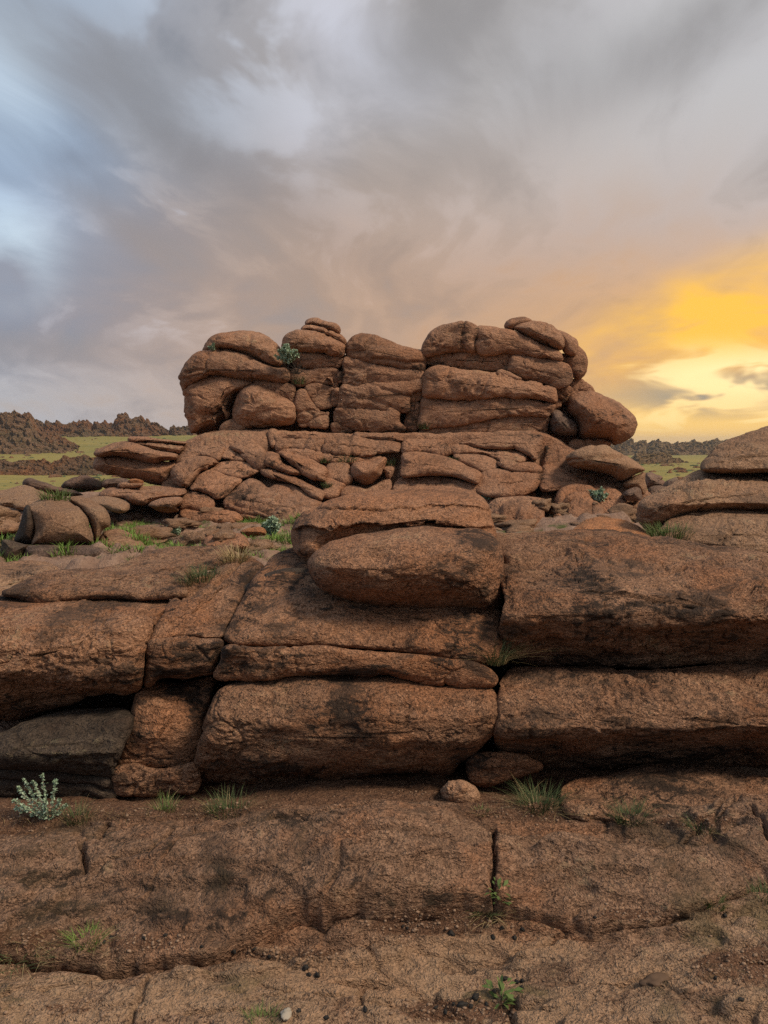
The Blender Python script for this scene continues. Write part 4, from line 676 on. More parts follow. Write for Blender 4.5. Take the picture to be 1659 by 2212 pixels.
def floor_h(x, y, fine=True):
    P2 = np.stack([x, y], 1)
    P3 = np.stack([x, y, 0 * x], 1)
    yl = lip_y(x)
    zr = np.interp(x, RIDGE_X, RIDGE_Z)
    lip = np.clip(.030 + .045 * np.exp(-((x - .05) / .55) ** 2) + .03 * fbm(P3 / .5 + 40, 2), .010, .10)
    t = np.clip((y - yl) / np.maximum(2.95 - yl, .05), 0, 1)
    up = lip + (zr - lip) * (t * (2 - t)) ** .9
    z = np.where(y > yl - .006, up, 0.0) * sstep(-.006, .006, y - yl)
    lowz = -.040 * np.exp(-np.maximum(yl - y, 0) / .03) + .03 * fbm(P3 / .9 + 7, 3) * sstep(0, .3, yl - y)
    z = z + np.where(y > yl, 0, lowz)
    back = sstep(2.93, 3.2, y); soilz = .085 - (.15 - .07 * np.exp(-((x + .15) / .45) ** 2)) * sstep(3.05, 3.6, y) + .012 * fbm(P3 / .3 + 90, 3)
    z = z * (1 - back) + soilz * back
    z = z - .06 * np.exp(-((x + 1.0) / .28) ** 2 - ((y - yl + .035) / .035) ** 2)
    # the floor drops away beyond the frame only gently
    z = z + .022 * fbm(P3 / .55, 3) * (1 - back) + .010 * fbm(P3 * np.array([.6, 1.6, 1]) / .16 + 20, 4)
    if fine:
        z = z + .0075 * fbm(P3 * np.array([.7, 1.5, 1]) / .05 + 60, 3)
        r = fbm(P3 * np.array([.5, 1.8, 1]) / .35 + 33, 4)
        z = z - .026 * np.clip(1 - np.abs(r) * 16, 0, 1) * sstep(-.1, .3, fbm(P3 / .7 + 15, 2)) * (1 - back)
        # thin exfoliation sheets
        q = fbm(P3 * np.array([.6, 1.5, 1]) / .5 + 70, 4) * 2.2; stp = np.floor(q) + sstep(.42, .58, q - np.floor(q)); z = z + .030 * stp * (1 - back)
        wq = P3 + np.stack([fbm(P3 / .3 + 5, 3), fbm(P3 / .3 + 77, 3), 0 * x], 1) * .09
        c1, c2 = worley(wq * np.array([.6, 1.25, 1]) / .42 + 13, True); z = z - .026 * np.clip(1 - (c2 - c1) * 20, 0, 1) * sstep(-.1, .25, fbm(P3 / .5 + 47, 2)) * (1 - back)
        for gi, (ln, w, d) in enumerate(FCR):
            L = np.array([gp(a, b, .06) for a, b in ln]); ds = poly_dist(P2 * 1000, L * 1000, jitter=9, seed=gi) / 1000
            z = z - 1.9 * d * np.exp(-(ds / (w * .75)) ** 2)
    return z
def project(x, y, z):
    d = np.stack([x, y, z - CAMZ], 1); cp, sp = math.cos(PITCH), math.sin(PITCH)
    f = d[:, 1] * cp - d[:, 2] * sp; u = d[:, 1] * sp + d[:, 2] * cp
    return CX + F * d[:, 0] / f, CY - F * u / f
def build_floor():
    xs_ = np.arange(-2.35, 2.35, .0062); v0 = 2.5
    ys_ = np.concatenate([np.arange(.5, 1.85, .03), np.arange(1.85, v0 - .03, .0055), np.arange(v0 - .03, v0 + .03, .0022), np.arange(v0 + .03, 3.35, .0055), np.arange(3.35, 4.3, .02)])
    X, Vv = np.meshgrid(xs_, ys_); x, v = X.ravel(), Vv.ravel()
    yl = lip_y(x); d_ = v - v0; y = v + (yl - v0) * np.exp(-(d_ / .32) ** 2)
    z = floor_h(x, y)
    over = np.clip(.35 + 1.2 * fbm(np.stack([x / .5, 0 * x, 0 * x + 5], 1), 3) + .7 * np.exp(-((x - .05) / .6) ** 2), 0, 1.1)
    y = y - .030 * over * np.where(d_ > 0, np.exp(-d_ / .05), np.exp(d_ / .006)) + .007 * fbm(np.stack([x, d_, z], 1) / .03 + 9, 3) * np.exp(-(d_ / .02) ** 2)
    V = np.stack([x, y, z], 1)
    nx, ny = len(xs_), len(ys_); i = np.arange(nx * ny).reshape(ny, nx)
    Fq = np.stack([i[:-1, :-1], i[:-1, 1:], i[1:, 1:], i[1:, :-1]], -1).reshape(-1, 4)
    px, py = project(x, y, z); so = np.zeros(len(x))
    for (a, b, ra, rb, s) in SOIL: so = np.maximum(so, s * np.exp(-((px - a) / ra) ** 2 - ((py - b) / rb) ** 2))
    so = np.maximum(so, sstep(3.1, 3.25, y))
    yl = np.interp(x, LIP[:, 0], LIP[:, 1])
    pale = .25 + .75 * sstep(.05, -.15, y - yl)
    st = np.zeros(len(x))
    for (a, b, ra, rb, s) in ((230, 1900, 200, 30, .5), (700, 1900, 300, 40, .4), (420, 1985, 120, 18, .7), (640, 1760, 60, 30, .5), (1330, 1740, 160, 40, .6), (950, 1940, 150, 10, .8), (300, 1830, 70, 30, .6), (90, 1960, 100, 30, .5), (1250, 1900, 120, 30, .4)):
        st = np.maximum(st, s * np.exp(-((px - a) / ra) ** 2 - ((py - b) / rb) ** 2))
    o = link_mesh('rock_floor', V, Fq, M_SLAB, attrs={'soil': so, 'pale': pale, 'stain': st})
    tag(o, 'pale brown granite floor with cracks and gravelly soil pockets', kind='structure')
    return o
build_floor()

# ================================================================== TERRAIN to the horizon
def terr_h(x, y, fine=True):
    P = np.stack([x, y, 0 * x], 1); r = np.hypot(x, y)
    edge = 26 + 5 * fbm(P / 14 + 4, 2) + np.where(x > 4, -3, 0)
    front = sstep(0, 34, np.where(y > 0, r, 0 * r) - edge)
    z = .02 - 6.9 * front * sstep(-40, 0, y + r * .3)
    z = z + sstep(250, 430, y + .10 * x) * 14.5 * sstep(60, -60, x + .06 * y)
    z = z + .9 * fbm(P / 60 + 11, 3) * sstep(60, 160, r) + .10 * fbm(P / 3.0 + 2, 3) * sstep(5, 9, r) * (1 - front)
    z = z - .25 * sstep(4.6, 3.6, r)
    rk = np.zeros(len(x))
    if fine:
        near = (r > 4.5) & (r < 60)
        if near.any():
            Q = P[near]; f1, f2 = worley(Q * np.array([.75, 1.2, 1]) / .9 + 5, True)
            f3, f4 = worley(Q / .38 + 9, True)
            msk = sstep(-.25, .25, fbm(Q / 2.6 + 21, 3))
            b = sstep(0, .35, f2 - f1) * .11 + sstep(0, .3, f4 - f3) * .05
            z[near] += (b * msk + .03 * fbm(Q / .25, 3)) ; rk[near] = msk * sstep(.02, .25, f2 - f1)
    # roll down to a far, flat plain
    return z, rk
def build_terrain():
    u = np.linspace(-1, 1, 521); xs_ = 5.0 * np.sinh(u * 6.4)
    v = np.linspace(-.55, 1, 760); ys_ = 6.0 * np.sinh(v * 6.6)
    xs_ = xs_ * (3000 / xs_[-1]); ys_ = ys_ * (3200 / ys_[-1])
    X, Y = np.meshgrid(xs_, ys_); x, y = X.ravel(), Y.ravel(); z, rk = terr_h(x, y)
    nx, ny = len(xs_), len(ys_); i = np.arange(nx * ny).reshape(ny, nx)
    Fq = np.stack([i[:-1, :-1], i[:-1, 1:], i[1:, 1:], i[1:, :-1]], -1).reshape(-1, 4)
    r = np.hypot(x, y); grass = sstep(34, 60, r)
    o = link_mesh('ground', np.stack([x, y, z], 1), Fq, M_TERR, attrs={'grass': grass, 'rock': rk, 'stain': 0 * x})
    tag(o, 'steppe ground of soil, rock and yellow-green grass', kind='structure')
def terrain_mat():
    mt = bpy.data.materials.new('steppe_ground'); mt.use_nodes = True
    N = NT(mt.node_tree); N.n.clear()
    out = N.new('ShaderNodeOutputMaterial'); bs = N.new('ShaderNodeBsdfPrincipled'); N.l.new(bs.outputs[0], out.inputs[0])
    pos = N.new('ShaderNodeNewGeometry').outputs['Position']
    n1 = N.noise(pos, .35, 6, .6); n2 = N.noise(pos, 6, 6, .65); n3 = N.noise(pos, 30, 4, .7)
    g = N.new('ShaderNodeAttribute', attribute_name='grass').outputs['Fac']; rk = N.new('ShaderNodeAttribute', attribute_name='rock').outputs['Fac']
    soil = N.mix(N.ss(n2, .3, .7), (.15, .085, .052), (.25, .155, .10))
    rock = N.mix(N.ss(n2, .3, .7), (.24, .145, .10), (.36, .235, .165))
    near = N.mix(N.ss(N.m('ADD', rk, N.m('MULTIPLY', N.m('SUBTRACT', n3, .5), .6)), .25, .55), soil, rock)
    near = N.mix(N.ss(N.noise(pos, 1.1, 6, .7, w=2.0), .56, .66), near, (.085, .10, .030))
    stretch = N.vmul(pos, (.010, .035, .02))
    f = N.noise(stretch, 1.0, 6, .6); f2 = N.noise(N.vmul(pos, (.05, .12, .1)), 1.0, 6, .65)
    far = N.mix(N.ss(f, .35, .65), (.30, .235, .070), (.23, .195, .060))
    far = N.mix(N.m('MULTIPLY', N.ss(f2, .48, .66), .65), far, (.165, .160, .052))
    far = N.mix(N.m('MULTIPLY', N.ss(N.noise(N.vmul(pos, (.11, .22, .2)), 1.0, 7, .7), .58, .68), .6), far, (.24, .17, .09))
    c = N.mix(g, near, far)
    N.put(bs.inputs['Base Color'], c); bs.inputs['Roughness'].default_value = .95; bs.inputs['Specular IOR Level'].default_value = .1
    bp = N.new('ShaderNodeBump'); N.put(bp.inputs['Height'], N.m('ADD', N.m('MULTIPLY', n2, .6), N.m('MULTIPLY', n3, .25))); bp.inputs['Distance'].default_value = .12; N.l.new(bp.outputs[0], bs.inputs['Normal'])
    return mt
M_TERR = terrain_mat()
def build_hollow():
    xs_ = np.arange(-9.5, 9.5, .055); ys_ = np.r_[np.arange(5.2, 18.5, .045)]
    X, Y = np.meshgrid(xs_, ys_); x, y = X.ravel(), Y.ravel(); P = np.stack([x, y, 0 * x], 1)
    rim = sstep(9.5, 8.2, np.abs(x)) * sstep(5.2, 5.8, y) * sstep(18.5, 17.3, y)
    z0, _ = terr_h(x, y, False)
    warp = np.stack([fbm(P / 1.2 + 4, 3), fbm(P / 1.2 + 44, 3), 0 * x], 1) * .35
    f1, f2 = worley((P + warp) * np.array([.62, 1.15, 1]) / .95 + 5, True); f3, f4 = worley((P + warp) * np.array([.8, 1.2, 1]) / .33 + 9, True)
    msk = sstep(-.45, .0, fbm(P / 2.4 + 26, 3)); msk2 = sstep(-.3, .15, fbm(P / 1.3 + 71, 3))
    a, b = sstep(.02, .30, f2 - f1), sstep(.02, .28, f4 - f3)
    z = z0 + .03 + (.17 * a * (.5 + .5 * TAB[(np.floor(P[:, 0] / .9).astype(int)) & 63, 3, (np.floor(P[:, 1] / .8).astype(int)) & 63]) * msk + .07 * b * msk2 + .05 * fbm(P / .5 + 8, 3) + .03 * fbm(P / .13, 3))
    z = z * 1.0 - .4 * (1 - rim)
    i = np.arange(len(x)).reshape(len(ys_), len(xs_)); Fq = np.stack([i[:-1, :-1], i[:-1, 1:], i[1:, 1:], i[1:, :-1]], -1).reshape(-1, 4)
    o = link_mesh('hollow_floor', np.stack([x, y, z], 1), Fq, M_TERR, attrs={'grass': 0 * x, 'rock': np.maximum(a * msk, b * msk2 * .9), 'stain': 0 * x})
    tag(o, 'soil and broken rock floor of the hollow between the outcrops', kind='structure')
build_hollow()
build_terrain()

# ================================================================== HILLS
M_HILL = granite('granite_hill', ((0.40, 0.22, 0.12), (0.48, 0.29, 0.165), (0.30, 0.22, 0.11)), k=0.04, bump=5.0, lichen=0.22, speck=0.35, orange=0.8, orange_col=(0.56, 0.24, 0.10))  # strong orange patches put the look of low sunlight into the rock colour
M_HILL_R = granite('granite_hill_far', ((0.40, 0.25, 0.13), (0.46, 0.30, 0.16), (0.31, 0.23, 0.10)), k=0.04, bump=4.0, lichen=0.2, speck=0.3, orange=0.2)
def ridge(name, label, sky, Y, base_row, D, mat, cell=6.0, step=1.6, rowsn=60, amp=1.0, pw=.75, kind='structure', cat=None):
    sky = np.asarray(sky, float); x0, x1 = sky[0, 0], sky[-1, 0]
    px = np.arange(x0, x1 + step, step); top = np.interp(px, sky[:, 0], sky[:, 1]); jj = fbm(np.stack([px * .16, 0 * px, 0 * px + Y], 1), 4); top = top - (2.2 if D > 20 else 1.2) * (np.abs(jj) * 2 - .5 + np.where(jj > .45, 1.2, 0))
    Xw = at(px, top, Y)[:, 0]; zt = at(px, top, Y)[:, 2]
    v = np.r_[np.linspace(0, 1, rowsn), np.linspace(1.05, 2, rowsn // 3)]
    V = []
    for t in v:
        if t <= 1: yy = Y - D * (1 - t); h = t ** pw
        else: yy = Y + D * .8 * (t - 1); h = 1 - (t - 1) ** 1.2
        xx = Xw * (yy / Y if t <= 1 else 1); zb = terr_h(xx, np.full_like(xx, yy), False)[0] - 2.5; V.append(np.stack([xx, np.full_like(Xw, yy), zb + (zt - zb) * h], 1))
    V = np.concatenate(V); hh = np.repeat(np.minimum(v, 2 - v), len(px))
    q = V / cell; f1, f2 = worley(q * np.array([1, 1, .55]), True); g1, g2 = worley(V / (cell * .42) + 7, True)
    d = amp * cell * (.34 * sstep(0, .45, f2 - f1) - .2 + .16 * sstep(0, .4, g2 - g1) - .08 + .12 * fbm(V / (cell * .3), 3))
    V[:, 1] -= d * sstep(0, .15, hh) * 1.1; V[:, 2] += d * .55 * sstep(.03, .3, hh) * (.25 + .75 * (1 - sstep(.9, 1, hh)))
    n, m = len(px), len(v); i = np.arange(n * m).reshape(m, n)
    Fq = np.stack([i[:-1, :-1], i[:-1, 1:], i[1:, 1:], i[1:, :-1]], -1).reshape(-1, 4)
    o = link_mesh(name, V, Fq, mat, smooth=False, attrs={'stain': 0 * V[:, 0]})
    return tag(o, label, cat, kind=kind)
def s3(p): return sh('3', p)
ridge('hills', 'jagged brown granite ridge on the left skyline',
      np.vstack([s3([(-700, 150), (-560, 90), (-420, 150), (-300, 110), (-160, 130)]), s3([(-40,125),(40,122),(70,108),(105,98),(130,97),(140,112),(165,118),(185,125),(200,112),(225,112),(228,150),(245,185),(270,188),(290,172),(320,180),(340,190),(360,168),(372,180),(400,185),(440,176),(470,188),(490,195),(530,180),(555,175),(575,172),(590,180),(620,165),(640,152),(660,165),(690,185),(700,200),(730,190),(770,180),(800,168),(825,178),(850,188),(880,175),(905,160),(912,118),(930,112),(945,122),(960,105),(980,110),(985,150),(1020,160),(1060,140),(1090,130),(1110,150),(1140,170),(1180,185),(1215,180),(1230,205),(1260,225),(1290,250),(1305,255),(1315,212),(1340,210),(1350,222),(1380,210),(1395,228),(1430,210),(1460,210),(1500,240),(1560,230),(1640,260),(1700,250),(1780,300)])]),
      420, 950, 26, M_HILL, cell=6.0, rowsn=70, step=.9)
ridge('hills', 'nearer rocky hill at the left edge, tinted orange as if sunlit',
      s3([(-500, 150), (-380, 95), (-250, 130), (-120,115),(-40,122),(40,120),(70,106),(105,94),(132,96),(142,110),(165,116),(185,125),(198,110),(225,108),(230,150),(250,185),(275,215),(300,250),(340,262),(380,275),(420,270),(450,290),(490,310),(520,335),(560,350),(600,365)]),
      350, 985, 24, M_HILL, cell=5.0, rowsn=80, step=.9)
ridge('rocky_knoll', 'low broken rock band between the two meadows on the left',
      s3([(-300,480),(-160,470),(-60,465),(40,470),(100,485),(140,475),(200,465),(280,470),(340,465),(375,480),(395,520),(420,480),(450,465),(485,435),(510,432),(535,450),(590,440),(650,435),(700,450),(760,440),(830,450),(900,470),(960,500)]),
      235, 1020, 14, M_HILL, cell=3.0, rowsn=50, kind='thing', cat='rock')
ridge('hills', 'far jagged ridge on the right skyline under the yellow sky',
      sh('4', [(-700, 230), (-300, 215), (100, 225), (300, 220),(450,225),(520,210),(575,200),(600,188),(615,185),(630,210),(660,220),(690,212),(730,222),(770,210),(810,202),(850,208),(880,210),(900,222),(940,225),(980,215),(1030,208),(1080,205),(1120,212),(1160,218),(1180,205),(1210,212),(1240,205),(1270,195),(1300,195),(1320,208),(1400,200),(1500,215),(1659,190),(1800,220),(2000,200),(2300,240)]),
      640, 978, 50, M_HILL_R, cell=8.5, rowsn=60, step=1.0)
ridge('rocky_knoll', 'brown rocky knoll rising from the meadow on the right',
      sh('4', [(600,345),(640,310),(665,295),(720,292),(760,296),(800,305),(850,298),(890,300),(920,330),(960,345),(1000,360),(1060,385),(1110,400)]),
      330, 1003, 25, M_HILL_R, cell=3.2, rowsn=60, kind='thing', cat='rock')

# ================================================================== PLANTS AND SMALL THINGS
bpy.context.view_layer.update()
DG = bpy.context.evaluated_depsgraph_get()
def hit(px, py):
    d = at(px, py, 1.0) - np.array([0, 0, CAMZ]); d = Vector(d).normalized()
    ok, loc, nor, _, _, _ = scene.ray_cast(DG, Vector((0, 0, CAMZ)), d)
    return loc, nor
def drop(x, y, z=3.0):
    ok, loc, nor, _, _, _ = scene.ray_cast(DG, Vector((x, y, z)), Vector((0, 0, -1)))
    return loc if ok else None
def leaf_mat(name, c1, c2, scale=30):
    mt = bpy.data.materials.new(name); mt.use_nodes = True
    N = NT(mt.node_tree); bs = N.n['Principled BSDF']
    pos = N.new('ShaderNodeNewGeometry').outputs['Position']
    rnd = N.new('ShaderNodeNewGeometry').outputs['Random Per Island']
    N.put(bs.inputs['Base Color'], N.mix(N.m('ADD', N.m('MULTIPLY', rnd, .6), N.m('MULTIPLY', N.noise(pos, scale, 2), .4)), c1, c2))
    bs.inputs['Roughness'].default_value = .7; bs.inputs['Specular IOR Level'].default_value = .2
    return mt
M_GRASS = leaf_mat('grass_green', (.055, .085, .022), (.15, .20, .055))
M_GRASSD = leaf_mat('grass_dark', (.035, .052, .020), (.11, .14, .050))
M_GRASSL = leaf_mat('grass_bright', (.07, .13, .020), (.20, .30, .060))
M_DRY = leaf_mat('grass_dry', (.24, .17, .075), (.46, .35, .17))
M_SILVER = leaf_mat('silver_leaf', (.16, .24, .13), (.50, .60, .43))
M_STEM = leaf_mat('pale_stem', (.26, .22, .16), (.42, .36, .28))
M_TWIG = leaf_mat('dark_twig', (.030, .024, .018), (.08, .065, .05))
M_DUNG = leaf_mat('dung', (.012, .011, .010), (.035, .03, .025))
M_LUMP = leaf_mat('brown_lump', (.05, .032, .022), (.16, .095, .055), 60)

def blades(base, h, w, lean, az, curl=.6, seg=4):
    """curved tapering grass blades; every argument is one value per blade"""
    n = len(base); t = np.linspace(0, 1, seg + 1)
    dirx, diry = np.cos(az), np.sin(az)
    Vs = []
    for ti in t:
        out = h * (lean * ti + curl * lean * ti ** 2.2); up = h * (ti - .35 * lean * ti ** 2.2)
        c = base + np.stack([dirx * out, diry * out, up], 1); ww = w * (1 - ti) ** .7 * .5
        sx, sy = -diry * ww, dirx * ww
        Vs += [c + np.stack([sx, sy, 0 * ww], 1), c - np.stack([sx, sy, 0 * ww], 1)]
    V = np.stack(Vs, 1).reshape(-1, 3); m = 2 * (seg + 1); o = np.arange(n)[:, None] * m
    Fq = np.concatenate([o + np.array([[2 * j, 2 * j + 1, 2 * j + 3, 2 * j + 2]]) for j in range(seg)])
    return V, Fq
def tuft_arrays(loc, h, spread, n, wid=.0035, lean=.45):
    r = spread * np.sqrt(rng.random(n)); th = rng.random(n) * 6.283
    base = np.array(loc)[None] + np.stack([r * np.cos(th), r * np.sin(th) * .8, np.full(n, -.012 - h * .05)], 1)
    hh = h * (.45 + .6 * rng.random(n)); az = th + rng.normal(0, .7, n)
    return blades(base, hh, wid * (.6 + .8 * rng.random(n)), lean * (.25 + rng.random(n)), az, .9)
def tuft(label, px, py, h, spread, n, mat, *a_, **k_):
    if py > 1690: h *= .72; spread *= .9; n = int(n * .7); k_['wid'] = .0026
    return tuft_(label, px, py, h, spread, n, mat, *a_, **k_)
def tuft_(label, px, py, h, spread, n, mat, dry=0, wid=.0035, lean=.45, group='grass tufts', name='grass_tuft'):
    loc, nor = hit(px, py)
    if loc is None: return
    e = empty(name, loc); tag(e, label, 'grass', group)
    V, Fq = tuft_arrays(loc, h, spread, n, wid, lean)
    link_mesh('blades', V, Fq, mat, e)
    if dry:
        V, Fq = tuft_arrays(loc, h * .9, spread * 1.2, max(dry, 30), wid * .7, lean * 1.8); link_mesh('dry_blades', V, Fq, M_DRY, e)
    return e
TF = 'grass tufts at the foot of the foreground outcrop'
tuft('grass tuft right beside the silvery plant in the left corner', 168, 1768, .13, .05, 170, M_GRASSD, 40, group=TF)
tuft('green tuft under the second joint from the left', 358, 1752, .13, .045, 170, M_GRASS, 20, group=TF)
tuft('wide dark green tuft left of the mound', 492, 1752, .14, .085, 300, M_GRASSD, 50, group=TF)
tuft('largest bushy tuft, growing from bare soil right of the pale stone', 1162, 1742, .165, .085, 420, M_GRASSD, 60, lean=.6, group=TF)
tuft('dark tuft at the lower edge of the right base boulder', 1362, 1768, .13, .07, 260, M_GRASSD, 30, lean=.6, group=TF)
tuft('small low tuft near the right edge below the base boulder', 1520, 1785, .09, .06, 150, M_GRASSD, 40, lean=.7, group=TF)
tuft('tiny weed beside the pale stone', 1040, 1752, .06, .04, 60, M_GRASS, 20, group=TF)
TL = 'grass tufts on the rock floor'
tuft('bright green tuft in the soil crack on the left of the floor', 185, 2035, .085, .045, 220, M_GRASSL, 20, lean=.6, group=TL)
tuft('dark matted grass in the crack at the left edge of the floor', 30, 2055, .05, .13, 320, M_GRASSD, 80, lean=1.0, group=TL)
tuft('thin grass sprouting on the right of the floor', 1540, 1950, .085, .045, 120, M_GRASS, 40, group=TL)
tuft('dark tuft at the right edge of the floor', 1650, 1932, .09, .06, 160, M_GRASSD, 40, group=TL)
tuft('grass at the bottom edge of the photo, left of centre', 565, 2205, .07, .05, 160, M_GRASS, 30, group=TL)
tuft('sparse dry tuft under the leafy weed on the floor', 1050, 1965, .05, .06, 90, M_GRASSD, 60, lean=1.0, group=TL)
tuft('few thin blades beside the bottom weed', 1100, 2185, .05, .05, 60, M_GRASS, 30, lean=.9, group=TL)
TJ = 'grass growing in joints of the foreground outcrop'
tuft('tall wispy grass in the deep joint below the perched boulder', 1068, 1425, .17, .05, 150, M_GRASSD, 110, wid=.0025, lean=.6, group=TJ)
tuft('pale dry tuft on top of the foreground outcrop, left of the perched boulder', 508, 1212, .15, .07, 130, M_DRY, 80, wid=.005, lean=.5, group=TJ)
tuft('green tuft in the hollow between the upper slab and the sloping block', 440, 1248, .12, .09, 170, M_GRASSD, 60, group=TJ)
tuft('dry tuft hanging beside the upper slab end', 402, 1262, .10, .04, 40, M_GRASSD, 90, group=TJ)
tuft('bright green grass at the foot of the right-edge stack', 1445, 1158, .16, .17, 300, M_GRASS, 15, wid=.005, group=TJ)
TO = 'grass tufts on the main outcrop'
for lab, px, py, h, sp in (('tuft at the left end of the ledge below the long crack', 702, 998, .18, .12), ('tuft on the ledge above the paired blocks', 748, 996, .2, .2), ('tuft above the small wedge stone', 842, 1004, .22, .12), ('tuft in the deep notch left of the right-hand pile', 916, 925, .22, .12),
                           ('green tuft in the upper cleft under the silvery bush', 645, 828, .25, .15), ('tuft at the foot of the squared block on the right', 1066, 1126, .2, .12), ('short grass on the slope above the sausage-shaped slab', 985, 992, .1, .2), ('tuft low in the crack beside the slanted slab', 705, 1052, .16, .1)):
    tuft(lab, px, py, h, sp, 110, M_GRASSD, 0, wid=.014, group=TO)
for lab, px, py in (('grass tuft in front of the dark slab at far left', 118, 1078), ('grass tuft on the soil behind the split boulder', 178, 1060)):
    tuft(lab, px, py, .2, .2, 130, M_GRASS, 0, wid=.012, group='grass at the far left')

# meadow grass of the hollow: a mass nobody could count
def meadow():
    A, B, off = [], [], 0
    for k in range(1500):
        x, y = rng.uniform(-5.8, -.8), rng.uniform(8.2, 15.0)
        P = np.array([[x, y, 0]]); 
        if fbm(P / 1.0 + 12.0, 3)[0] < -.05: continue
        l = drop(x, y)
        if l is None or l.z > .34: continue
        V, Fq = tuft_arrays(l, rng.uniform(.08, .20), .11, 26, .012, .6); A.append(V); B.append(Fq + off); off += len(V)
    if A:
        o = link_mesh('meadow_grass', np.concatenate(A), np.concatenate(B), M_GRASSL); tag(o, 'short green grass in the hollow left of the perched boulder', kind='stuff')
meadow()
def straw():
    A, B, off = [], [], 0
    for (px, py, ra, rb, n) in ((560, 1740, 120, 14, 60), (250, 1765, 80, 12, 40), (60, 1775, 60, 25, 30), (450, 1755, 80, 10, 40), (1060, 1975, 50, 12, 25), (60, 2040, 100, 10, 40), (1140, 1990, 60, 10, 14), (1100, 1730, 60, 12, 20)):
        for k in range(n):
            loc, nor = hit(px + rng.normal(0, ra * .5), py + rng.normal(0, rb * .5))
            if loc is None or loc.y > 4: continue
            a = rng.random() * 6.283; L = rng.uniform(.03, .11)
            t = np.linspace(0, 1, 4); c = np.array(loc) + np.stack([np.cos(a + t * .6) * L * t, np.sin(a + t * .6) * L * t * .7, .004 + .018 * np.sin(t * 3) * rng.random()], 1)
            w = .0011; V = np.concatenate([c + [0, -w, w], c + [0, w, 0]]); A.append(V); B.append(np.array([[j, j + 1, j + 5, j + 4] for j in range(3)]) + off); off += 8
    o = link_mesh('straw', np.concatenate(A), np.concatenate(B), M_DRY); tag(o, 'dry grass stalks strewn on soil', kind='stuff')
straw()

def leaflets(C, D, size, wid, mat, name, parent, flat=.4):
    """small diamond leaves at points C pointing along D"""
    n = len(C); D = D / np.linalg.norm(D, axis=1, keepdims=True); up = rng.normal(0, flat, (n, 3)) + np.array([0, 0, 1.0])
    Sd = np.cross(D, up); Sd /= np.linalg.norm(Sd, axis=1, keepdims=True) + 1e-9; s = (size * (.6 + .8 * rng.random(n)))[:, None]
    N_ = np.cross(Sd, D)
    V = np.stack([C, C + D * s * .55 + Sd * s * wid + N_ * s * .12, C + D * s, C + D * s * .55 - Sd * s * wid + N_ * s * .12], 1).reshape(-1, 3)
    Fq = np.arange(4 * n).reshape(n, 4)
    return link_mesh(name, V, Fq, mat, parent)
def tube(path, r0, r1, k=5):
    path = np.asarray(path); n = len(path); T = np.gradient(path, axis=0); T /= np.linalg.norm(T, axis=1, keepdims=True)
    a = np.cross(T, [0.3, 0.9, 0.2]); a /= np.linalg.norm(a, axis=1, keepdims=True); b = np.cross(T, a); r = np.linspace(r0, r1, n)[:, None]
    V = np.concatenate([path + r * (a * math.cos(q) + b * math.sin(q)) for q in np.linspace(0, 6.283, k, endpoint=False)]); V = V.reshape(k, n, 3).transpose(1, 0, 2).reshape(-1, 3)
    F_ = np.array([[i * k + j, i * k + (j + 1) % k, (i + 1) * k + (j + 1) % k, (i + 1) * k + j] for i in range(n - 1) for j in range(k)])
    return V, F_
def silver_plant(label, px, py, h, stems, leaf, group='silvery grey-green plants', dirs=None, mat=None, twig=None, Y=None):
    loc, nor = hit(px, py) if Y is None else (Vector(at(px, py, Y)), None)
    if loc is None: return
    e = empty('silver_plant', loc); tag(e, label, 'plant', group, 'thing'); loc = np.array(loc)
    SV, SF, off, LC, LD = [], [], 0, [], []
    for i in range(stems):
        if dirs: a, tilt, hh = dirs[i % len(dirs)]; hh *= h
        else: a = rng.random() * 6.283; tilt = rng.uniform(.1, 1.1); hh = h * rng.uniform(.6, 1)
        d = np.array([math.cos(a) * math.sin(tilt), math.sin(a) * math.sin(tilt) * .8, math.cos(tilt)])
        t = np.linspace(0, 1, 9)[:, None]; side = np.array([-d[1], d[0], 0]) * rng.normal(0, .12)
        path = loc + d * hh * t + np.array([0, 0, -.18 * hh]) * t ** 2 * math.sin(tilt) + side * hh * t ** 2 + np.array([0, 0, .15 * hh]) * t ** 3
        V, Fq = tube(path, h * .016, h * .006); SV.append(V); SF.append(Fq + off); off += len(V)
        m = 130
        tt = np.clip(rng.random(m) ** .75, .12, 1); q = np.stack([np.interp(tt, t[:, 0], path[:, c]) for c in range(3)], 1)
        dd = d[None] * .7 + rng.normal(0, .75, (m, 3)); LC.append(q + rng.normal(0, leaf * .18, (m, 3))); LD.append(dd)
        # a rosette of leaflets at the tip
        m2 = 16; LC.append(np.repeat(path[-1:], m2, 0) + rng.normal(0, leaf * .2, (m2, 3))); LD.append(d[None] + rng.normal(0, .8, (m2, 3)))
    link_mesh('stem', np.concatenate(SV), np.concatenate(SF), twig or M_STEM, e)
    leaflets(np.concatenate(LC), np.concatenate(LD), leaf, .34, mat or M_SILVER, 'leaves', e)
    return e
PI = math.pi
silver_plant('large silvery grey-green feathery plant in the left corner of the floor', 104, 1770, .17, 11, .0115,
             dirs=[(PI, 1.0, .9), (PI * .97, .75, 1.0), (PI * 1.02, .55, 1.05), (PI * .9, 1.25, .8), (PI * .8, .15, .95), (0.1, .25, .85), (0.0, .6, .55), (PI * 1.5, .5, .6), (PI * 1.2, .9, .7), (0.2, .95, .5), (PI * .95, .35, .9)])
silver_plant('silvery bush in the top cleft of the main outcrop', 621, 783, .36, 30, .05, Y=17.95)
silver_plant('tiny silvery plant under the leftmost summit boulder', 461, 757, .14, 8, .035)
silver_plant('blue-green leafy plant on the ledge right of the perched boulder', 1050, 1078, .16, 14, .05)
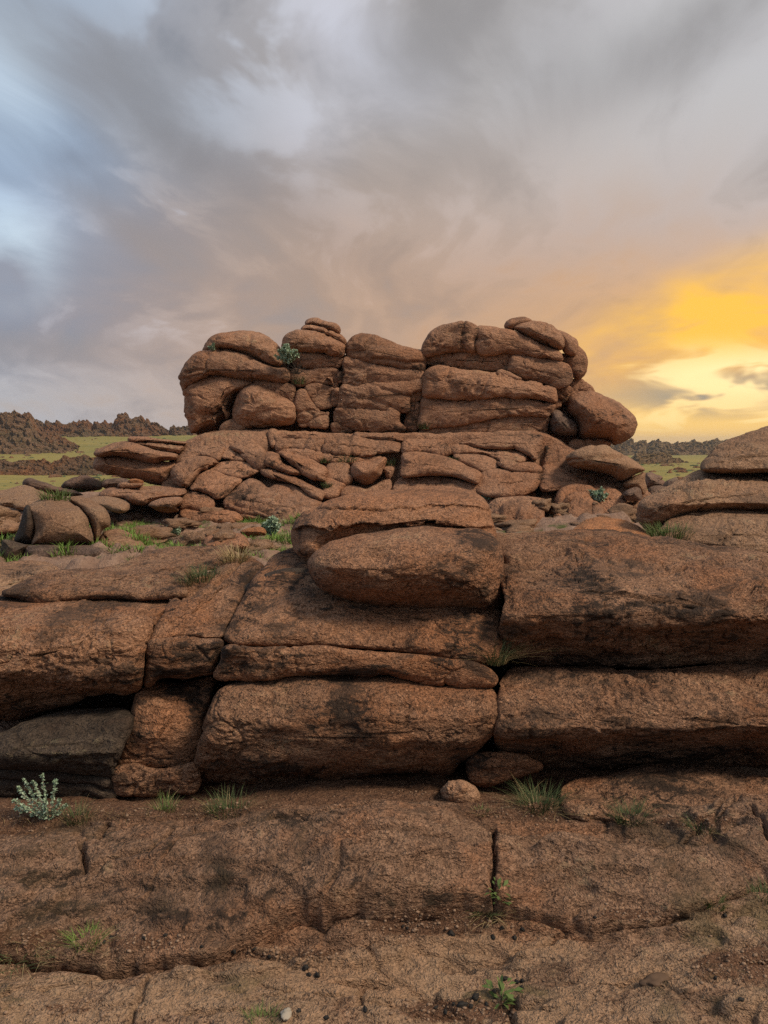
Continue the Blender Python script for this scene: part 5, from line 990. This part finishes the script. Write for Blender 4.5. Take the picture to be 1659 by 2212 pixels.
silver_plant('silvery plant beside the arched rock at the right foot', 1292, 1082, .24, 14, .05)
silver_plant('silvery rosette in the meadow hollow', 376, 1158, .16, 18, .045)
silver_plant('silvery plant behind the humped rock in the hollow', 588, 1152, .20, 18, .05)
for lab, px, py, h in (('dark leafless shrub tangled in the upper cleft of the outcrop', 640, 808, .38), ('dark leafless shrub at the foot of the left slab stack', 345, 1048, .42), ('dark dead shrub on the left of the hollow-fronted slab', 222, 1052, .3)):
    loc, nor = hit(px, py) if py > 900 else (Vector(at(px, py, 18.0)), None)
    if loc is None: continue
    e = empty('dead_shrub', loc); tag(e, lab, 'shrub', 'dark dead shrubs', 'thing'); SV, SF, off = [], [], 0
    for i in range(46):
        a, tl = rng.random() * 6.283, rng.uniform(.2, 1.5); hh = h * rng.uniform(.4, 1); d = np.array([math.cos(a) * math.sin(tl), math.sin(a) * math.sin(tl), math.cos(tl)])
        t = np.linspace(0, 1, 6)[:, None]; path = np.array(loc) + d * hh * t + rng.normal(0, .03, (6, 3)) * t; V, Fq = tube(path, .006, .003, 3); SV.append(V); SF.append(Fq + off); off += len(V)
    link_mesh('twigs', np.concatenate(SV), np.concatenate(SF), M_TWIG, e)
# leafy weeds on the floor
for lab, px, py, h in (('small bright leafy weed in the vertical crack of the floor', 1075, 1945, .07), ('small leafy weed at the bottom edge of the floor', 1085, 2172, .08)):
    loc, nor = hit(px, py); e = empty('weed', loc); tag(e, lab, 'weed', 'leafy weeds on the floor', 'thing')
    C, D = [], []
    for i in range(34):
        a, r = rng.random() * 6.283, rng.random(); C.append(np.array(loc) + [math.cos(a) * r * h * .5, math.sin(a) * r * h * .5, rng.random() * h * .8]); D.append([math.cos(a), math.sin(a), rng.uniform(-.2, .8)])
    leaflets(np.array(C), np.array(D), h * .36, .22, M_GRASS, 'leaves', e)

# droppings, pebbles, gravel
def pebble_mesh(name, seed, mat, flat=.8):
    import bmesh
    bm = bmesh.new(); bmesh.ops.create_icosphere(bm, subdivisions=3, radius=1.0); r = np.random.default_rng(seed)
    V = np.array([v.co for v in bm.verts]); n = fbm(V * 1.5 + seed * 7.1, 4, .6)
    for v, k in zip(bm.verts, n): v.co = v.co * (1 + .45 * k); v.co.z *= flat
    me = bpy.data.meshes.new(name); bm.to_mesh(me); bm.free(); me.materials.append(mat)
    me.polygons.foreach_set('use_smooth', np.ones(len(me.polygons), dtype=bool)); return me
dung = [pebble_mesh('dropping', k, M_DUNG) for k in range(4)]
DR = [(240, 2027, 9), (225, 2037, 7), (313, 2028, 7), (436, 2046, 7), (505, 2057, 11), (549, 2052, 6), (583, 2068, 8), (660, 2093, 12), (668, 2107, 9), (685, 2109, 11), (358, 2022, 7), (975, 2019, 12), (1085, 2005, 8), (1128, 2009, 8), (1066, 2026, 8), (1112, 2027, 8), (880, 2006, 7), (1090, 2116, 10), (1117, 2122, 8), (1128, 2121, 8), (1127, 2134, 8),
      (1026, 2159, 15), (998, 2173, 15), (1017, 2176, 9), (1051, 2172, 9), (942, 2178, 7), (963, 2187, 8), (980, 2171, 8), (1285, 1983, 7), (706, 2200, 9), (790, 2182, 9), (646, 2185, 8), (1566, 1980, 10), (1545, 2114, 7), (1600, 2160, 9), (1068, 2145, 10), (870, 2002, 6)]
for i, (px, py, s_) in enumerate(DR):
    loc, nor = hit(px, py)
    if loc is None: continue
    o = bpy.data.objects.new('dropping', dung[i % 4]); col.objects.link(o); r = s_ * .5 * loc.y * 1.15 / F
    o.location = loc + Vector((0, 0, r * .45)); o.scale = (r * 1.15, r, r); o.rotation_euler = (rng.random(), rng.random(), rng.random() * 6)
    if px < 400: lab = 'small black dropping on the soil right of the bright green tuft at left'
    elif px < 640: lab = 'small black dropping in the loose row left of the clustered trio'
    elif px < 700 and py < 2150: lab = 'one of three black droppings clustered left of centre'
    elif px < 800 and py > 2150: lab = 'small black dropping at the bottom edge near the whitish fragment'
    elif px > 1250: lab = 'lone black dropping on the right part of the floor'
    elif py < 2040: lab = 'small black dropping on the soil below the leafy weed in the crack'
    elif py < 2150 and px > 1060: lab = 'small black dropping just above the bottom leafy weed'
    else: lab = 'black dropping on the soil left of the bottom leafy weed'
    tag(o, lab, 'dropping', 'black droppings: ' + lab, 'thing')
loc, nor = hit(1416, 2130); o = bpy.data.objects.new('brown_lump', pebble_mesh('brown_lump', 11, M_LUMP, .7)); col.objects.link(o)
o.location = loc + Vector((0, 0, .008)); o.scale = (.040, .03, .026); tag(o, 'dark brown lumpy stone on the floor near the bottom right', 'rock', None, 'thing')
loc, nor = hit(618, 2195); o = bpy.data.objects.new('white_bone', pebble_mesh('white_bone', 15, M_STEM, .5)); col.objects.link(o)
o.location = loc + Vector((0, 0, .006)); o.scale = (.014, .022, .016); tag(o, 'small whitish fragment near the bottom edge left of centre', 'fragment', None, 'thing')
def gravel():
    src = pebble_mesh('gravel_src', 31, None); 
    import bmesh
    bm = bmesh.new(); bmesh.ops.create_icosphere(bm, subdivisions=1, radius=1.0); b0 = np.array([v.co for v in bm.verts]); f0 = np.array([[v.index for v in f.verts] for f in bm.faces]); bm.free()
    A, B, off = [], [], 0
    for (px, py, ra, rb, s) in SOIL:
        for k in range(int(26 + ra * rb * .035)):
            qx, qy = px + rng.normal(0, ra * .55), py + rng.normal(0, rb * .55)
            if not (0 < qx < 1659 and qy < 2260): continue
            loc, nor = hit(qx, qy)
            if loc is None or loc.y > 3.6: continue
            r = .0016 + .0050 * rng.random() ** 4
            V = b0 * (1 + .3 * rng.normal(0, 1, (len(b0), 1)).clip(-1, 1)) * r * np.array([1.2, 1, .75]) + np.array(loc) + [0, 0, r * .3]; A.append(V); B.append(f0 + off); off += len(V)
    bpy.data.meshes.remove(src)
    o = link_mesh('gravel', np.concatenate(A), np.concatenate(B), M_GRAVEL, smooth=False, attrs={}); tag(o, 'fine gravel and grit in the soil pockets', kind='stuff')
def rubble():
    me = [pebble_mesh('rub', 50 + k, None, .6) for k in range(6)]; A, B, off = [], [], 0
    src = []
    for m_ in me: src.append((np.array([v.co for v in m_.vertices]), np.array([list(p.vertices) for p in m_.polygons]))); bpy.data.meshes.remove(m_)
    for k in range(420):
        x, y = rng.uniform(-7.5, 5.5), rng.uniform(7.5, 16.5); l = None if (x < -2.6 and y < 10.9) else drop(x, y)
        if l is None or l.z > .45: continue
        r = .05 + .26 * rng.random() ** 3; v, f = src[k % 6]; a = rng.random() * 6.28
        v = v * np.array([r * rng.uniform(1, 1.9), r, r * rng.uniform(.5, 1)]); v = np.stack([v[:, 0] * math.cos(a) - v[:, 1] * math.sin(a), v[:, 0] * math.sin(a) + v[:, 1] * math.cos(a), v[:, 2]], 1)
        A.append(v + np.array(l) + [0, 0, r * .1]); B.append(f + off); off += len(v)
    o = link_mesh('rubble', np.concatenate(A), np.concatenate(B), M_GREY, attrs={}); tag(o, 'loose stones strewn over the hollow', kind='stuff')
rubble()
def plain_rocks():
    bx = pebble_mesh('rub', 91, None, .7); v0 = np.array([v.co for v in bx.vertices]); f0 = np.array([list(p.vertices) for p in bx.polygons]); bpy.data.meshes.remove(bx)
    for nm, lab, mat, cnt, lo, hi, fl in (('plain_rocks', 'scattered rocks on the far meadows', M_HILL, 420, .3, 1.3, .7), ('plain_shrubs', 'low dark shrubs dotting the far meadows', M_GRASSD, 520, .25, .8, .6)):
        A, B, off = [], [], 0
        for k in range(cnt):
            y = rng.uniform(60, 400); t = rng.uniform(-.56, -.2) if rng.random() < .6 else rng.uniform(.3, .5); x = y * t
            if fbm(np.array([[x / 30, y / 60, k * 0 + 3.3]]), 3)[0] < -.05: continue
            z = terr_h(np.array([x]), np.array([y]), False)[0][0]; r = lo + (hi - lo) * rng.random() ** 3; a = rng.random() * 6.28
            v = v0 * np.array([r * rng.uniform(1, 1.8), r, r * fl]); v = np.stack([v[:, 0] * math.cos(a) - v[:, 1] * math.sin(a), v[:, 0] * math.sin(a) + v[:, 1] * math.cos(a), v[:, 2]], 1)
            A.append(v + [x, y, z]); B.append(f0 + off); off += len(v)
        tag(link_mesh(nm, np.concatenate(A), np.concatenate(B), mat), lab, kind='stuff')
plain_rocks()
M_GRAVEL = leaf_mat('grit', (.12, .07, .042), (.36, .235, .15), 200)
gravel()

# ================================================================== HAZE: the air between here and the far ridges
def haze():
    import bmesh
    bm = bmesh.new(); bmesh.ops.create_cube(bm, size=1.0); me = bpy.data.meshes.new('haze'); bm.to_mesh(me); bm.free()
    o = bpy.data.objects.new('haze', me); col.objects.link(o); o.scale = (6400, 6900, 48); o.location = (0, 100, 8)
    mt = bpy.data.materials.new('haze'); mt.use_nodes = True; N = NT(mt.node_tree); N.n.clear()
    out = N.new('ShaderNodeOutputMaterial'); pv = N.new('ShaderNodeVolumePrincipled'); pv.inputs['Color'].default_value = (.93, .90, .86, 1); pv.inputs['Density'].default_value = .00020; pv.inputs['Anisotropy'].default_value = .3
    N.l.new(pv.outputs[0], out.inputs['Volume']); me.materials.append(mt); tag(o, 'thin evening haze over the plain', kind='stuff')
haze()
